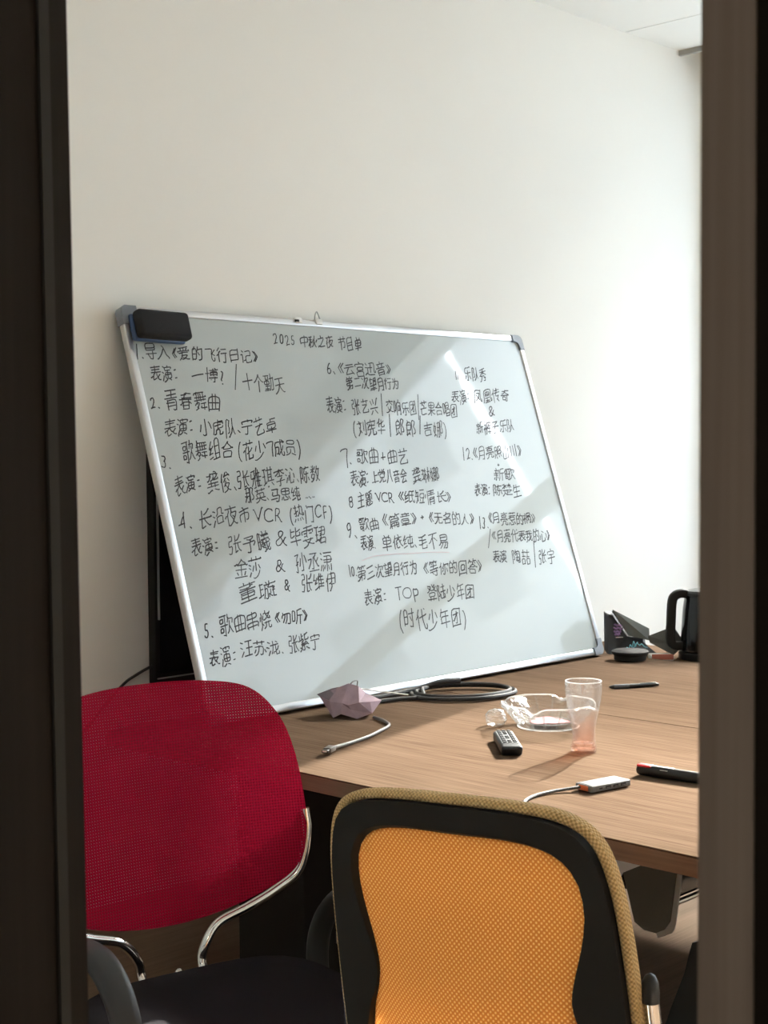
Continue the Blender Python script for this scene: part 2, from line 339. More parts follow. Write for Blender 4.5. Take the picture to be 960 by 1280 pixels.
# per line of writing: text, start, end, upright vector (millimetres on the board)
WRITING = [
('1.导入《爱的飞行日记》', 18, 888, 401, 889, 4, 35),
('表演:', 47, 835, 132, 836, 4, 38),
('一博?', 168, 835, 280, 832, 5, 39),
('/', 302, 826, 320, 827, 7, 59),
('十个勤天', 329, 823, 470, 815, 5, 43),
('2.', 26, 761, 58, 762, 3, 34),
('青春舞曲', 72, 768, 244, 765, 5, 45),
('表演:', 54, 700, 145, 703, 4, 42),
('小虎队、宁艺卓', 159, 701, 409, 704, 5, 41),
('3.', 19, 619, 55, 618, 4, 41),
('歌舞组合', 90, 641, 251, 646, 5, 46),
('(花少7成员)', 263, 642, 474, 646, 6, 44),
('表演:', 45, 558, 129, 562, 4, 41),
('龚俊、', 144, 563, 238, 563, 5, 46),
('张雅琪', 240, 569, 362, 572, 5, 43),
('李沁、陈数', 362, 572, 521, 581, 5, 38),
('那英、马思纯', 251, 527, 438, 528, 4, 33),
('......', 450, 524, 484, 525, 3, 21),
('4.', 32, 474, 76, 472, 5, 50),
('长沿夜市', 95, 473, 258, 482, 5, 41),
('VCR', 267, 478, 363, 475, 5, 38),
('(热门CF)', 382, 476, 533, 475, 6, 44),
('表演:', 55, 409, 141, 410, 4, 38),
('张予曦', 167, 407, 302, 411, 5, 41),
('&', 314, 418, 364, 416, 6, 48),
('毕雯珺', 366, 416, 492, 417, 6, 43),
('金莎', 171, 350, 256, 350, 5, 43),
('&', 297, 351, 333, 349, 5, 38),
('孙丞潇', 363, 351, 491, 351, 6, 43),
('董璇', 165, 290, 289, 296, 5, 41),
('&', 311, 300, 336, 298, 4, 32),
('张维伊', 369, 302, 490, 297, 6, 43),
('5.', 38, 218, 68, 215, 4, 41),
('歌曲串烧', 90, 220, 250, 220, 5, 42),
('《勿听》', 260, 221, 369, 219, 4, 31),
('表演:', 38, 149, 121, 147, 4, 39),
('汪苏泷.', 134, 159, 267, 152, 4, 34),
('张紫宁', 283, 156, 389, 153, 5, 39),
('2025', 463, 941, 546, 943, 4, 33),
('中秋之夜', 560, 939, 683, 942, 5, 32),
('节目单', 699, 939, 790, 943, 6, 39),
('6、', 632, 870, 669, 870, 6, 38),
('《云宫迅音》', 676, 868, 883, 872, 5, 35),
('第二次望月行为', 692, 829, 900, 828, 5, 32),
('表演:', 599, 763, 673, 761, 6, 42),
('张艺兴', 692, 762, 795, 764, 6, 39),
('/', 806, 764, 815, 764, 9, 55),
('交响乐团', 824, 764, 948, 759, 6, 37),
('/', 947, 756, 961, 757, 11, 66),
('芒果合唱团', 961, 761, 1119, 754, 7, 38),
('(刘宪华', 679, 704, 804, 702, 7, 43),
('/', 818, 707, 827, 707, 8, 50),
('郎郎', 839, 705, 925, 701, 7, 44),
('/', 938, 707, 950, 707, 9, 51),
('吉娜)', 953, 698, 1053, 698, 7, 40),
('7.', 608, 621, 649, 620, 7, 50),
('歌曲+曲艺', 668, 624, 864, 620, 6, 40),
('表演:', 624, 563, 695, 561, 6, 39),
('上党八音会', 703, 566, 842, 566, 6, 36),
('龚琳娜', 861, 565, 972, 565, 7, 39),
('8', 594, 500, 617, 499, 6, 41),
('主题', 628, 501, 690, 505, 5, 35),
('VCR', 699, 508, 771, 505, 5, 31),
('《纸短情长》', 786, 507, 1000, 500, 6, 34),
('9、', 563, 427, 603, 425, 7, 47),
('歌曲', 616, 439, 691, 435, 5, 34),
('《篇章》', 704, 443, 840, 444, 6, 37),
('+', 851, 446, 870, 445, 3, 18),
('《无名的人》', 886, 444, 1072, 434, 6, 32),
('表演.', 605, 390, 661, 387, 5, 36),
('单依纯、毛不易', 682, 386, 942, 377, 6, 37),
('10.', 539, 318, 569, 316, 4, 31),
('第三次望月行为', 567, 310, 796, 315, 5, 34),
('《等你的回答》', 816, 307, 1056, 298, 6, 36),
('表演:', 569, 245, 655, 244, 6, 40),
('TOP', 682, 247, 782, 239, 6, 40),
('登陆少年团', 807, 240, 996, 230, 7, 40),
('(时代少年团)', 676, 181, 937, 160, 8, 49),
('11.', 1146, 864, 1174, 865, 6, 32),
('乐队秀', 1189, 868, 1292, 871, 7, 38),
('表演:', 1107, 797, 1192, 799, 7, 37),
('凤凰传奇', 1206, 801, 1375, 805, 7, 38),
('&', 1252, 755, 1291, 756, 7, 37),
('新裤子乐队', 1181, 701, 1359, 710, 7, 35),
('12.《月亮照山川》', 1091, 625, 1364, 632, 7, 36),
('+', 1232, 589, 1246, 589, 2, 12),
('新歌', 1207, 561, 1305, 559, 7, 34),
('表演:', 1104, 517, 1177, 515, 7, 36),
('陈楚生', 1185, 515, 1316, 511, 7, 34),
('13.', 1087, 419, 1129, 417, 7, 37),
('《月亮惹的祸》', 1132, 432, 1345, 423, 6, 33),
('/', 1104, 376, 1128, 375, 9, 49),
('《月亮代表我的心》', 1130, 380, 1395, 369, 7, 33),
('表演', 1111, 322, 1172, 318, 6, 32),
('陶喆', 1194, 315, 1277, 310, 7, 38),
('/', 1292, 312, 1303, 311, 12, 62),
('张宇', 1314, 310, 1392, 305, 8, 38),
]
# strokes of each character in order of first use in WRITING: box, then strokes as x, y pairs on a 63 grid
STROKES = [
[[0.20,0.00,0.30,0.68],[31,6,31,57]],
[[0.05,-0.01,0.17,0.11],[31,31,32,31]],
[[0.06,-0.08,0.94,0.80],[58,24,4,24],[43,29,43,5,32,4,29,6],[23,10,22,13,15,19,15,24],[9,47,50,47,50,58],[50,58,9,58,9,38,12,36,17,35,50,35,54,36,56,40]],
[[0.04,-0.07,0.96,0.82],[21,56,29,48,31,41],[58,4,57,8,48,16,44,21,35,39,31,41],[4,7,7,6,17,15,23,24,29,40,31,41]],
[[0.53,-0.09,0.96,0.85],[43,4,30,30,31,35,43,58],[33,4,20,30,21,35,33,58]],
[[0.04,-0.07,0.93,0.83],[53,32,25,32],[18,44,17,49,17,55],[7,37,7,43,57,43],[25,32,25,37],[25,32,23,32],[22,22,48,22,47,18,39,10],[24,22,25,18,34,10],[53,58,17,55,9,56],[17,6,23,5,33,8,34,10],[58,6,54,5,47,6,41,8,39,10],[23,32,12,32],[23,32,22,22],[57,43,57,37],[22,22,19,20,15,13,6,5],[39,10,34,10],[33,43,33,48,30,52],[48,52,45,44]],
[[0.09,-0.06,0.93,0.84],[38,58,37,48],[37,33,45,22],[6,29,24,29],[6,5,6,48,24,47,24,10,6,9],[37,48,56,48],[37,48,35,47,30,38],[18,59,15,57,14,48],[56,48,55,23,53,8,49,4,41,4,39,6]],
[[0.07,-0.05,0.96,0.78],[41,38,40,38],[41,38,41,37],[55,51,39,36,39,34,41,19,45,12,48,8,50,7,56,7,58,13,57,18],[56,28,39,39,38,56,4,56],[40,37,41,37],[40,37,40,38]],
[[0.03,-0.08,0.96,0.84],[58,37,27,37],[49,37,48,6,46,5,38,5,36,6],[18,58,6,46],[24,45,20,44,14,34,15,4],[57,54,30,54],[14,33,10,32,6,28]],
[[0.18,-0.07,0.83,0.77],[11,34,51,34],[51,58,11,58,11,5],[51,9,11,9],[51,9,51,58]],
[[0.05,-0.07,0.96,0.82],[23,15,20,12,15,11],[28,54,53,54,54,33],[10,56,17,49],[58,14,57,7,54,5,33,5,29,8,29,33,54,33],[5,38,14,38,15,10,12,7]],
[[0.04,-0.09,0.47,0.85],[20,4,32,27,32,34,20,59,19,59],[29,59,30,59,42,34,41,27,30,4]],
[[0.04,-0.08,0.97,0.84],[31,34,31,57],[57,33,6,33],[52,43,12,43],[26,33,25,29,19,25,18,23,18,7,34,11],[43,18,53,26,55,26],[43,18,40,19,37,23,34,28,34,33],[43,18,44,15,50,10,56,7,60,8],[55,52,8,52],[18,22,14,22,7,18,5,18]],
[[0.04,-0.08,0.94,0.85],[44,10,47,10,57,5],[55,25,24,25],[39,16,39,42],[55,33,54,16,24,16,24,34,55,33],[52,42,26,42,22,46,22,52,57,52,57,46],[9,57,15,54],[37,58,39,52],[12,36,6,39],[14,23,14,19,8,8,8,5],[18,5,22,5,32,10,35,11]],
[[0.05,-0.01,0.17,0.46],[31,53,32,53]],
[[0.04,0.35,0.96,0.43],[4,31,58,31]],
[[0.04,-0.08,0.96,0.84],[55,37,26,37],[55,30,55,44,27,44,26,30],[60,53,59,51,23,51],[55,51,55,55,49,58],[40,58,40,30],[21,19,59,19],[55,30,26,30],[48,24,48,5,47,4,41,4],[4,41,19,41],[29,14,30,13],[12,58,12,4]],
[[0.08,-0.01,0.29,0.69],[29,56,34,54,36,48,33,37,25,25,27,18],[28,6,29,6]],
[[0.01,-0.01,0.27,0.69],[24,4,38,56,39,59,42,61]],
[[0.06,-0.08,0.95,0.84],[31,58,31,4],[58,34,5,34]],
[[0.04,-0.08,0.97,0.84],[31,39,31,4],[34,58,32,57,32,54],[5,35,7,35,16,40,29,53,32,54],[59,35,56,35,46,40,32,54]],
[[0.04,-0.08,0.95,0.84],[4,6,27,8,35,7,36,8,40,15,43,25,44,58],[26,58,26,47,25,46,12,46,12,58],[18,46,18,7],[4,54,33,54],[45,6,47,4,50,4,54,5,56,8,58,44],[58,44,36,44],[32,23,6,23],[7,16,30,16],[18,30,30,30,30,39,7,39,7,30,18,30]],
[[0.04,-0.08,0.97,0.76],[60,9,54,8,44,15,36,25,33,32,30,34],[57,36,32,36,30,35],[4,8,7,8,17,14,24,22,28,32,30,34],[30,35,30,36],[30,35,30,34],[30,36,6,36],[30,36,30,55],[7,56,54,56]],
[[0.03,0.00,0.47,0.69],[15,3,23,6,46,6],[14,46,17,53,26,56,33,56,36,54,40,47,41,40,39,32,26,13,24,6]],
[[0.06,-0.08,0.94,0.84],[31,38,31,55],[58,38,5,38],[37,5,39,4,47,4,48,6,48,30,15,30,14,29,14,5],[48,14,14,14],[12,46,51,46],[54,55,9,55],[48,22,14,22]],
[[0.04,-0.08,0.97,0.84],[30,54,54,53],[30,54,30,58,33,60],[30,54,29,53],[45,6,17,6],[45,6,46,27,43,35],[58,35,5,35],[17,26,12,25,6,20,4,21],[17,26,18,27],[17,26,17,6],[52,44,10,44],[28,45,29,53],[56,21,46,26,19,26,18,27],[46,26,45,26],[18,27,19,35],[8,53,29,53],[25,44,24,36],[45,17,17,17]],
[[0.04,-0.08,0.95,0.84],[15,33,15,33],[5,33,59,33],[15,24,15,55,16,59],[58,12,34,12,34,17],[47,23,47,4],[56,23,33,23],[55,54,15,54,7,49],[26,54,26,33],[7,5,16,8,18,12],[13,16,18,12],[37,54,37,33],[59,45,57,43,8,43],[49,54,49,33],[15,54,15,54],[18,12,20,13,24,17,26,20,25,24,14,24,6,18]],
[[0.10,-0.08,0.91,0.83],[55,27,7,27],[39,8,39,58],[55,8,7,8],[55,4,55,46,7,46,7,4],[23,58,23,8]],
[[0.03,-0.08,0.98,0.83],[31,57,31,8,30,6,27,5,20,5,17,8],[47,42,52,33,57,19],[14,42,10,29,6,20]],
[[0.04,-0.08,0.94,0.84],[6,5,10,22,10,45,56,45],[58,34,55,29,33,29,31,31,31,58],[53,54,31,54],[18,35,48,38],[55,40,56,45],[31,37,31,36],[58,11,56,6,44,5,41,7,41,21,25,21,24,10,20,7,14,5]],
[[0.10,-0.08,0.97,0.84],[22,5,23,5,29,10,34,18,36,28,39,31],[39,58,39,31],[6,4,6,56,20,56,20,55,16,42,16,39,20,33,21,24,20,20,16,19,14,19],[54,7,47,14,41,29,39,31]],
[[0.05,-0.06,0.34,0.22],[47,16,17,47,15,48,10,48]],
[[0.07,-0.08,0.93,0.85],[18,6,20,4,30,5,31,33],[56,33,6,33],[31,57,32,55,32,49],[54,41,54,49,8,49,8,41]],
[[0.06,-0.05,0.93,0.84],[43,46,43,58],[11,36,39,36,40,35],[40,35,50,35],[40,35,38,30,23,21,14,13,13,11,14,6,17,4,53,4,56,6,57,8,56,15],[5,51,58,51],[20,58,20,46]],
[[0.06,-0.08,0.95,0.84],[58,14,5,14],[31,24,31,4],[12,34,12,24,50,24,51,44,12,44,12,34],[30,45,30,58],[51,34,12,34],[30,53,55,53]],
[[0.06,-0.01,0.42,0.69],[17,12,19,8,26,6,34,6,39,9,41,15,41,24,35,32],[35,32,29,32],[35,32,40,39,41,44,40,51,37,54,33,56,21,56]],
[[0.04,-0.08,0.98,0.84],[54,36,56,41,56,48,39,48],[18,6,20,5,26,5,27,6,27,55],[32,55,5,55],[33,30,4,30],[57,6,51,14,47,23,45,24],[45,24,43,23,39,13,33,6],[45,24,45,40],[34,37,38,47,39,48],[7,13,18,13,18,22,7,23,7,13],[39,48,40,57],[18,46,18,47,7,47,7,38,18,38,18,46]],
[[0.04,-0.06,0.96,0.84],[15,35,15,35],[15,35,15,36],[15,35,14,35,14,37,7,37],[15,36,15,36],[15,36,15,35],[15,36,20,39,22,43],[26,5,58,5],[7,37,7,41,16,57],[5,21,9,23,23,24],[52,38,33,38],[33,5,33,55,52,54,52,5],[33,22,52,22],[14,36,15,36],[9,23,10,26,16,34,15,35],[22,12,5,8]],
[[0.04,-0.08,0.97,0.84],[32,54,29,53,16,41,16,37,45,37,48,41],[32,54,33,57,35,58],[32,54,48,41,56,37,58,38],[4,37,7,37,12,39,16,40],[48,8,14,8],[48,8,48,25,14,25,14,8]],
[[0.06,-0.23,0.31,0.69],[38,2,34,7,29,16,27,23,27,35,30,50,36,59,38,60]],
[[0.05,-0.08,0.96,0.84],[5,52,57,52],[20,58,20,47],[35,25,40,26,52,34],[35,40,35,7,37,5,54,5,57,7,57,14],[35,23,26,20],[15,4,15,31,19,39,23,41],[41,46,41,58],[6,24,10,28,15,29]],
[[0.03,-0.08,0.95,0.84],[7,32,15,47],[31,58,31,23],[3,6,6,5,13,5,30,10,41,17,50,25],[49,47,57,32]],
[[0.05,-0.01,0.49,0.68],[16,57,42,56,50,60],[41,56,40,49,22,7]],
[[0.04,-0.09,0.96,0.84],[6,5,5,6,8,12,10,23,10,48,58,48],[43,21,45,22,47,25,53,37],[43,21,40,23,38,33,37,58],[43,21,43,15],[37,48,37,48],[43,15,48,7,54,5,56,6,58,10,58,15,57,18],[43,15,39,15,34,9,29,6],[10,35,27,34,25,15,23,14,18,14],[54,48,54,53,45,58]],
[[0.07,-0.08,0.94,0.80],[52,17,52,36],[37,13,57,5],[30,26,30,18,27,13,15,7,8,5,4,5],[52,36,10,36,10,16],[18,46,49,46,49,58,13,58,13,47,14,46,18,46]],
[[0.01,-0.23,0.26,0.69],[25,2,32,13,35,24,36,32,32,50,26,59,24,60]],
[[0.05,-0.08,0.95,0.84],[35,39,37,35,56,35,57,37,57,39],[35,39,23,37],[35,39,35,41],[9,26,54,26],[21,30,21,16],[5,15,58,15],[6,35,12,37,18,43,21,47,22,51],[22,51,24,51],[22,51,5,51],[25,9,23,10,7,4,4,5],[49,51,51,51],[49,51,24,51],[49,51,48,55,41,58,38,58],[25,58,24,51],[35,51,35,41],[35,41,39,41,51,46,51,51],[59,5,55,5,40,10],[58,51,51,51],[42,26,42,16]],
[[0.03,-0.08,0.95,0.85],[57,5,55,5,47,7,43,9,41,12],[41,12,38,12],[41,12,50,22,50,25,32,26,29,25,29,22],[5,33,8,38,12,40],[36,58,28,50,27,46],[29,22,22,18],[29,22,38,12],[12,40,13,39,13,4],[12,40,14,47,18,57],[34,31,33,26],[27,46,33,46,51,48,54,47,55,45],[56,33,46,40],[51,48,50,51,45,56],[38,12,36,9,32,7,23,5,18,5],[34,40,32,40,23,33]],
[[0.09,-0.09,0.97,0.82],[4,6,6,5,13,5,15,6,18,21,17,27,5,27,6,42,18,43,18,57,5,57],[41,10,31,7],[31,58,31,7],[57,34,24,34],[42,34,46,20,50,13,55,8],[36,42,41,43,49,50,53,57]],
[[0.03,-0.08,0.96,0.84],[27,55,7,55],[35,42,36,41,36,8],[35,42,31,40,28,34,23,34],[35,42,39,58,41,59],[58,8,36,8],[23,34,23,55],[23,34,22,33],[57,21,36,21],[36,47,57,47],[5,11,13,20,19,33],[36,34,57,34],[19,33,22,33],[19,33,19,34,7,34,9,48],[49,8,49,51,47,57],[22,33,23,31,22,7,22,6,14,5]],
[[0.03,-0.08,0.97,0.84],[33,58,33,20],[20,54,5,54],[18,36,5,36],[25,5,28,7],[48,14,57,6],[57,49,26,49],[51,58,51,20],[22,19,19,16,13,15],[12,54,13,15],[25,19,58,19],[33,30,51,30],[33,39,51,39],[13,15,11,14,4,12]],
[[0.04,-0.08,0.96,0.84],[5,19,57,19],[40,30,39,27,32,24,31,23,30,5,22,4],[3,49,5,51,58,51],[26,51,25,47,17,40,7,35,4,36],[46,31,16,31],[31,57,31,37],[59,36,55,36,47,40,38,47,37,50]],
[[0.04,-0.07,0.97,0.83],[33,57,35,57,43,50],[23,35,20,19],[32,44,32,12,33,6,34,5,50,6,51,8,51,15],[13,25,13,22,7,7],[12,36,5,40],[53,37,56,32,58,22],[7,56,10,56,16,51]],
[[0.08,-0.08,0.96,0.85],[5,4,5,55,17,55,18,54,14,41,14,38,18,30,18,21,15,19,12,19,10,21],[34,49,56,49],[34,49,32,49],[34,49,35,57],[31,6,33,4,39,5,40,39],[24,49,32,49],[54,30,27,30,32,49],[22,8,28,20],[51,19,56,9]],
[[0.04,-0.08,0.97,0.84],[32,5,38,10,43,16,45,17],[33,32,35,37,38,38],[40,57,38,38],[57,46,39,46],[52,46,50,30,47,24,45,23],[17,43,18,42,18,35],[17,43,5,34],[17,43,17,45],[18,58,18,45],[10,18,18,13],[10,18,12,25],[6,26,26,26,26,22,21,13],[9,52,8,56],[3,6,5,5,9,6,16,10,18,13],[18,45,19,45],[18,45,17,45],[45,23,43,26,39,38,38,38],[45,23,45,17],[5,46,16,46,17,45],[45,17,47,17,56,7,59,6],[28,57,26,52],[25,10,21,13],[21,13,18,13],[28,38,19,45],[31,46,20,46,19,45]],
[[0.04,-0.08,0.95,0.79],[47,15,54,15,57,17,57,19,57,27,49,38,56,51,56,56,39,57,39,5],[29,41,6,41],[17,8,19,6,25,6,28,12,29,57,5,57],[15,57,14,27],[15,42,15,41],[29,27,14,27],[13,26,10,14,6,7],[13,26,14,27],[13,26,5,27]],
[[0.04,-0.08,0.97,0.84],[58,54,56,52,6,52],[42,58,42,46],[4,6,5,5,8,5,20,10,27,16,29,22],[19,58,19,46],[50,23,50,37,12,37,12,23],[30,44,30,22],[57,23,34,23,30,22],[60,6,56,5,43,9,35,16,33,22],[5,23,28,23,29,22],[30,22,29,22]],
[[0.06,-0.08,0.92,0.78],[4,18,44,18],[9,58,48,58,48,51,46,32],[37,6,40,4,50,4,53,6,56,16,57,31,15,32,16,47]],
[[0.05,-0.06,0.95,0.80],[57,9,52,19,50,22,49,22],[51,44,51,57,10,57,11,32,51,32,51,44],[31,57,31,32],[27,26,37,19],[10,44,51,44],[6,8,10,20],[45,13,44,7,40,5,23,6,20,8,20,20]],
[[0.04,-0.07,0.97,0.84],[9,23,22,25],[9,23,16,37],[57,49,28,49],[42,57,42,7,46,4,55,4,58,6,58,10],[22,45,18,38,6,37],[5,8,23,13,25,15],[55,18,55,39],[6,37,7,41,15,57],[55,22,29,22,29,39]],
[[0.01,0.00,0.47,0.69],[40,6,40,49,43,58],[47,25,18,25,15,23],[19,25,22,32,33,46,40,49]],
[[0.06,-0.07,0.97,0.84],[17,58,16,6],[5,33,57,33,59,36],[33,10,16,6],[51,57,48,57,43,51,33,44,26,43],[32,33,34,26,43,15,52,8,55,7,59,8]],
[[0.04,-0.08,0.95,0.82],[54,8,27,8],[54,8,53,28,27,28,27,8],[58,36,51,36,49,38,49,56,31,56,29,43,27,39,22,35],[7,7,17,24],[14,36,13,35,5,40],[7,57,10,57,16,52]],
[[0.02,-0.08,0.97,0.85],[6,50,57,50],[18,50,19,45,14,34,15,5],[43,28,38,32],[41,16,40,16],[41,16,50,8,56,5,59,6],[41,16,50,27,54,35,54,39,35,39],[36,50,35,39],[6,26,10,31,14,32],[40,16,29,30],[40,16,37,13,26,6,24,5,20,6],[29,58,32,55,33,51],[35,39,33,39,29,34,29,30]],
[[0.05,-0.08,0.95,0.85],[33,48,58,48],[33,48,31,48],[33,48,30,56,29,58,27,58],[11,11,11,35,51,35,51,13,42,12],[31,4,31,48],[5,48,31,48]],
[[0.00,-0.01,0.60,0.68],[6,60,11,58,27,20,29,17,32,16],[32,16,32,4],[32,16,35,17,51,58,57,61]],
[[0.05,-0.01,0.66,0.69],[56,48,54,53,50,55,40,57,30,56,23,54,17,50,13,44,10,36,10,26,12,21,16,14,22,9,29,6,41,6,54,9,55,12]],
[[0.08,0.00,0.60,0.68],[29,31,13,31],[29,31,30,27,36,22,47,5,52,3],[29,31,30,33,34,34,37,39,38,47,36,52,33,55,27,57,13,56,13,6]],
[[0.04,-0.08,0.97,0.84],[5,33,15,35],[22,49,6,49],[15,58,15,36],[6,5,11,14],[23,13,24,6],[15,35,15,36],[15,35,14,20,9,20,7,21],[28,36,35,34],[43,28,35,32],[37,13,39,5],[50,14,57,5],[23,21,26,20,32,26,35,32,37,58],[23,38,15,36],[57,27,58,23,57,20,53,20,51,23,49,49,28,49]],
[[0.09,-0.08,0.91,0.84],[7,45,7,4],[10,58,17,50],[24,56,55,56],[43,5,44,4,52,4,55,7,55,56]],
[[0.08,0.00,0.44,0.68],[19,33,43,33],[43,57,19,57,19,6]],
[[0.05,-0.08,0.95,0.79],[34,43,20,48],[34,43,35,46,46,53,47,57],[34,43,40,36,55,36],[48,24,54,31,55,36],[38,37,37,36,4,36],[32,36,32,8,30,6,28,5,20,5,18,7],[47,57,10,57]],
[[0.07,-0.08,0.97,0.84],[47,10,52,4,57,5,58,9],[47,10,44,23,44,34],[47,10,40,5,35,6],[55,52,23,52],[46,52,47,57],[28,27,30,27],[28,27,28,28,20,28],[28,27,20,21],[30,27,55,28],[30,27,30,34],[30,27,30,27],[39,17,21,17],[54,45,24,45],[35,6,32,3,28,4],[35,6,35,11,25,12,25,17],[30,27,31,25],[38,23,31,25],[37,34,22,34],[58,39,21,39],[49,35,55,32,55,28],[4,12,4,54,15,54],[4,16,15,16,15,54],[44,28,44,28],[31,52,31,55,29,59],[15,35,4,35],[38,51,38,39],[55,23,50,14,47,13],[31,25,30,21]],
[[0.03,-0.01,0.62,0.67],[39,16,50,5,56,3],[39,16,39,17],[39,16,33,10,26,6,16,6,12,9,10,16,12,23,24,33],[39,17,43,20,48,28,54,32],[39,17,29,28,27,33],[24,33,27,33],[24,33,18,41,17,49,20,55,26,57,33,56,37,53,38,50,37,42,27,33]],
[[0.05,-0.08,0.95,0.84],[58,20,4,20],[10,49,27,49],[10,58,10,34,26,36,30,38],[31,4,31,28],[56,43,57,37,55,34,37,34,35,35,35,40,35,58],[54,53,41,48,35,47]],
[[0.03,-0.08,0.96,0.80],[4,6,7,6,20,8,27,10,28,13],[56,49,56,41],[56,49,6,50,6,41],[9,57,52,57],[14,43,24,43],[24,36,12,36],[6,26,58,26],[31,57,30,32,32,27],[39,36,51,36],[49,43,39,43],[46,26,45,22,35,15,34,13],[28,13,34,13],[28,13,27,15,17,22,16,26],[34,13,36,10,46,7,55,6,60,7]],
[[0.03,-0.08,0.96,0.80],[55,9,32,9],[55,9,55,25,32,25],[28,35,34,35],[36,36,37,46],[36,36,54,35,54,56,28,57],[36,36,34,35],[37,46,38,46],[37,46,25,46],[34,35,32,25],[19,37,6,37],[23,57,21,55,5,55],[13,55,13,20],[23,21,24,20],[23,21,20,22,5,17],[23,21,24,20],[31,23,32,22,32,9],[31,23,25,19],[31,23,32,25],[25,19,24,20],[58,46,38,46],[39,57,38,46]],
[[0.03,-0.05,0.97,0.85],[47,19,42,10],[15,19,19,12],[59,39,56,38,48,41],[32,54,29,53,23,47,16,43,15,41],[32,54,40,46,47,43,48,41],[9,25,54,25],[6,5,56,5],[48,41,45,38,16,38,15,41],[31,38,31,5],[4,39,7,38,15,41]],
[[0.04,-0.08,0.95,0.84],[13,27,6,31],[29,37,23,24],[43,48,43,58],[60,55,58,52,6,52],[51,23,47,16,37,8,25,5,20,6],[16,18,8,7],[9,43,16,39],[50,38,57,27],[39,42,39,20],[20,58,20,48]],
[[0.04,-0.08,0.97,0.83],[13,27,4,25],[5,6,8,4,13,6,13,39,22,53,22,55,5,55],[57,22,55,33,51,43],[14,30,22,32],[33,43,30,29,26,21],[33,6,34,5,40,5,42,6,43,8,43,58]],
[[0.05,-0.04,0.94,0.81],[12,57,49,57],[21,14,28,13,31,14,32,43,33,45,37,46],[45,32,50,36,56,43],[58,17,56,17,54,18,46,27,45,31,42,33,39,39,37,46],[6,42,22,42,22,41,22,37,17,29,6,16],[5,6,57,6],[45,56,43,52,39,49,37,46]],
[[0.04,-0.09,0.95,0.84],[45,21,48,9],[57,55,20,55],[59,37,19,37],[13,22,8,8],[22,45,52,45,53,29,22,29],[38,45,38,4],[6,39,12,36],[22,23,22,14,19,6],[54,23,54,5],[27,9,30,20],[8,56,13,53]],
[[0.05,-0.05,0.95,0.84],[58,38,4,38],[31,45,31,4],[42,47,52,46],[42,47,42,58],[42,47,39,46,31,45,9,45,7,46],[4,4,59,4],[4,54,58,54],[54,12,8,12],[20,54,20,58],[51,25,11,25],[31,18,51,18,51,32,12,32,11,31,11,18,31,18]],
[[0.03,-0.08,0.97,0.84],[26,57,29,53,29,47],[57,5,50,6,48,8,48,38],[16,35,6,35],[10,54,11,15],[56,32,57,38,39,38,38,43,41,49,43,58],[19,5,24,24,24,47],[48,24,57,24],[37,4,39,14,40,15],[18,18,16,16,11,15],[60,51,59,49,41,49],[5,54,17,54],[4,12,10,14,11,15],[20,47,35,47,39,45],[24,35,33,35,32,9,31,6,28,5,24,7],[40,28,40,15],[40,15,44,10,48,9]],
[[0.04,-0.08,0.96,0.84],[9,23,9,27,14,33,15,37],[9,23,20,25],[32,22,56,22,58,24],[32,4,32,40,30,41],[5,9,23,13,24,15],[58,47,33,47],[46,47,46,9],[36,58,30,41],[56,35,32,35],[30,41,27,40,25,36],[58,9,32,9],[45,57,47,52],[21,45,18,38,15,37],[15,37,6,37,7,41,15,57]],
[[0.02,-0.08,0.96,0.84],[35,24,34,17,30,12,24,6,22,6],[35,24,36,24],[35,24,25,24],[13,41,14,40,14,5],[13,41,9,40,5,35],[13,41,14,48,19,57],[36,24,54,24],[36,24,37,54],[58,39,21,39],[54,24,54,53,25,54]],
[[0.05,-0.01,0.44,0.68],[41,57,23,57,23,35,35,34,41,29,43,23,42,14,38,9,30,6,22,6,18,8,16,13]],
[[0.11,-0.08,0.90,0.84],[30,5,30,58],[54,14,8,14],[30,51,51,51,51,38,12,38,10,39,11,51,30,51],[54,14,54,28,8,28,8,14]],
[[0.04,-0.08,0.96,0.84],[19,37,22,47],[57,24,25,24],[21,14,16,20,13,22],[5,6,13,22,13,58],[26,49,36,50],[58,54,55,52,37,50],[46,24,47,6,57,5,58,10],[7,46,5,34],[41,38,44,38],[41,38,38,45,37,50],[41,38,39,36,32,34,25,34],[37,50,36,50],[36,50,35,58],[35,24,33,12,29,8,24,5],[56,47,44,38],[44,38,46,34,53,31,56,32,57,37]],
[[0.03,-0.07,0.93,0.84],[13,15,24,32,28,43,29,48],[19,58,17,48],[27,6,37,22,41,36,44,48],[8,34,16,48,57,48,57,27,54,9,50,4,42,4,39,7]],
[[0.08,-0.08,0.95,0.84],[57,38,31,38],[25,4,25,6,28,14,31,27,31,51,33,53,51,58,55,57],[48,4,48,37],[18,52,18,20,5,20],[18,52,5,52,5,15]],
[[0.04,-0.07,0.95,0.83],[56,31,27,31],[41,54,41,6],[26,54,57,54],[58,6,23,6],[17,23,7,6],[14,35,5,40],[17,53,8,57]],
[[0.06,-0.08,0.95,0.84],[57,52,5,52],[42,58,42,45],[13,25,7,15],[7,5,17,10,23,17,26,24,28,41],[19,58,19,45],[52,25,57,15],[32,6,34,4,39,4,42,5,44,8,46,35,9,35],[28,35,27,35]],
[[0.04,-0.08,0.96,0.84],[22,8,26,15,30,26,33,43,33,58],[58,43,22,43],[43,43,43,7,45,5,48,5,56,5,58,10,57,13],[33,43,32,43],[33,7,38,12,43,13],[56,34,49,22,43,19],[17,52,8,57],[51,51,44,57],[3,39,6,39,13,36],[7,6,16,23]],
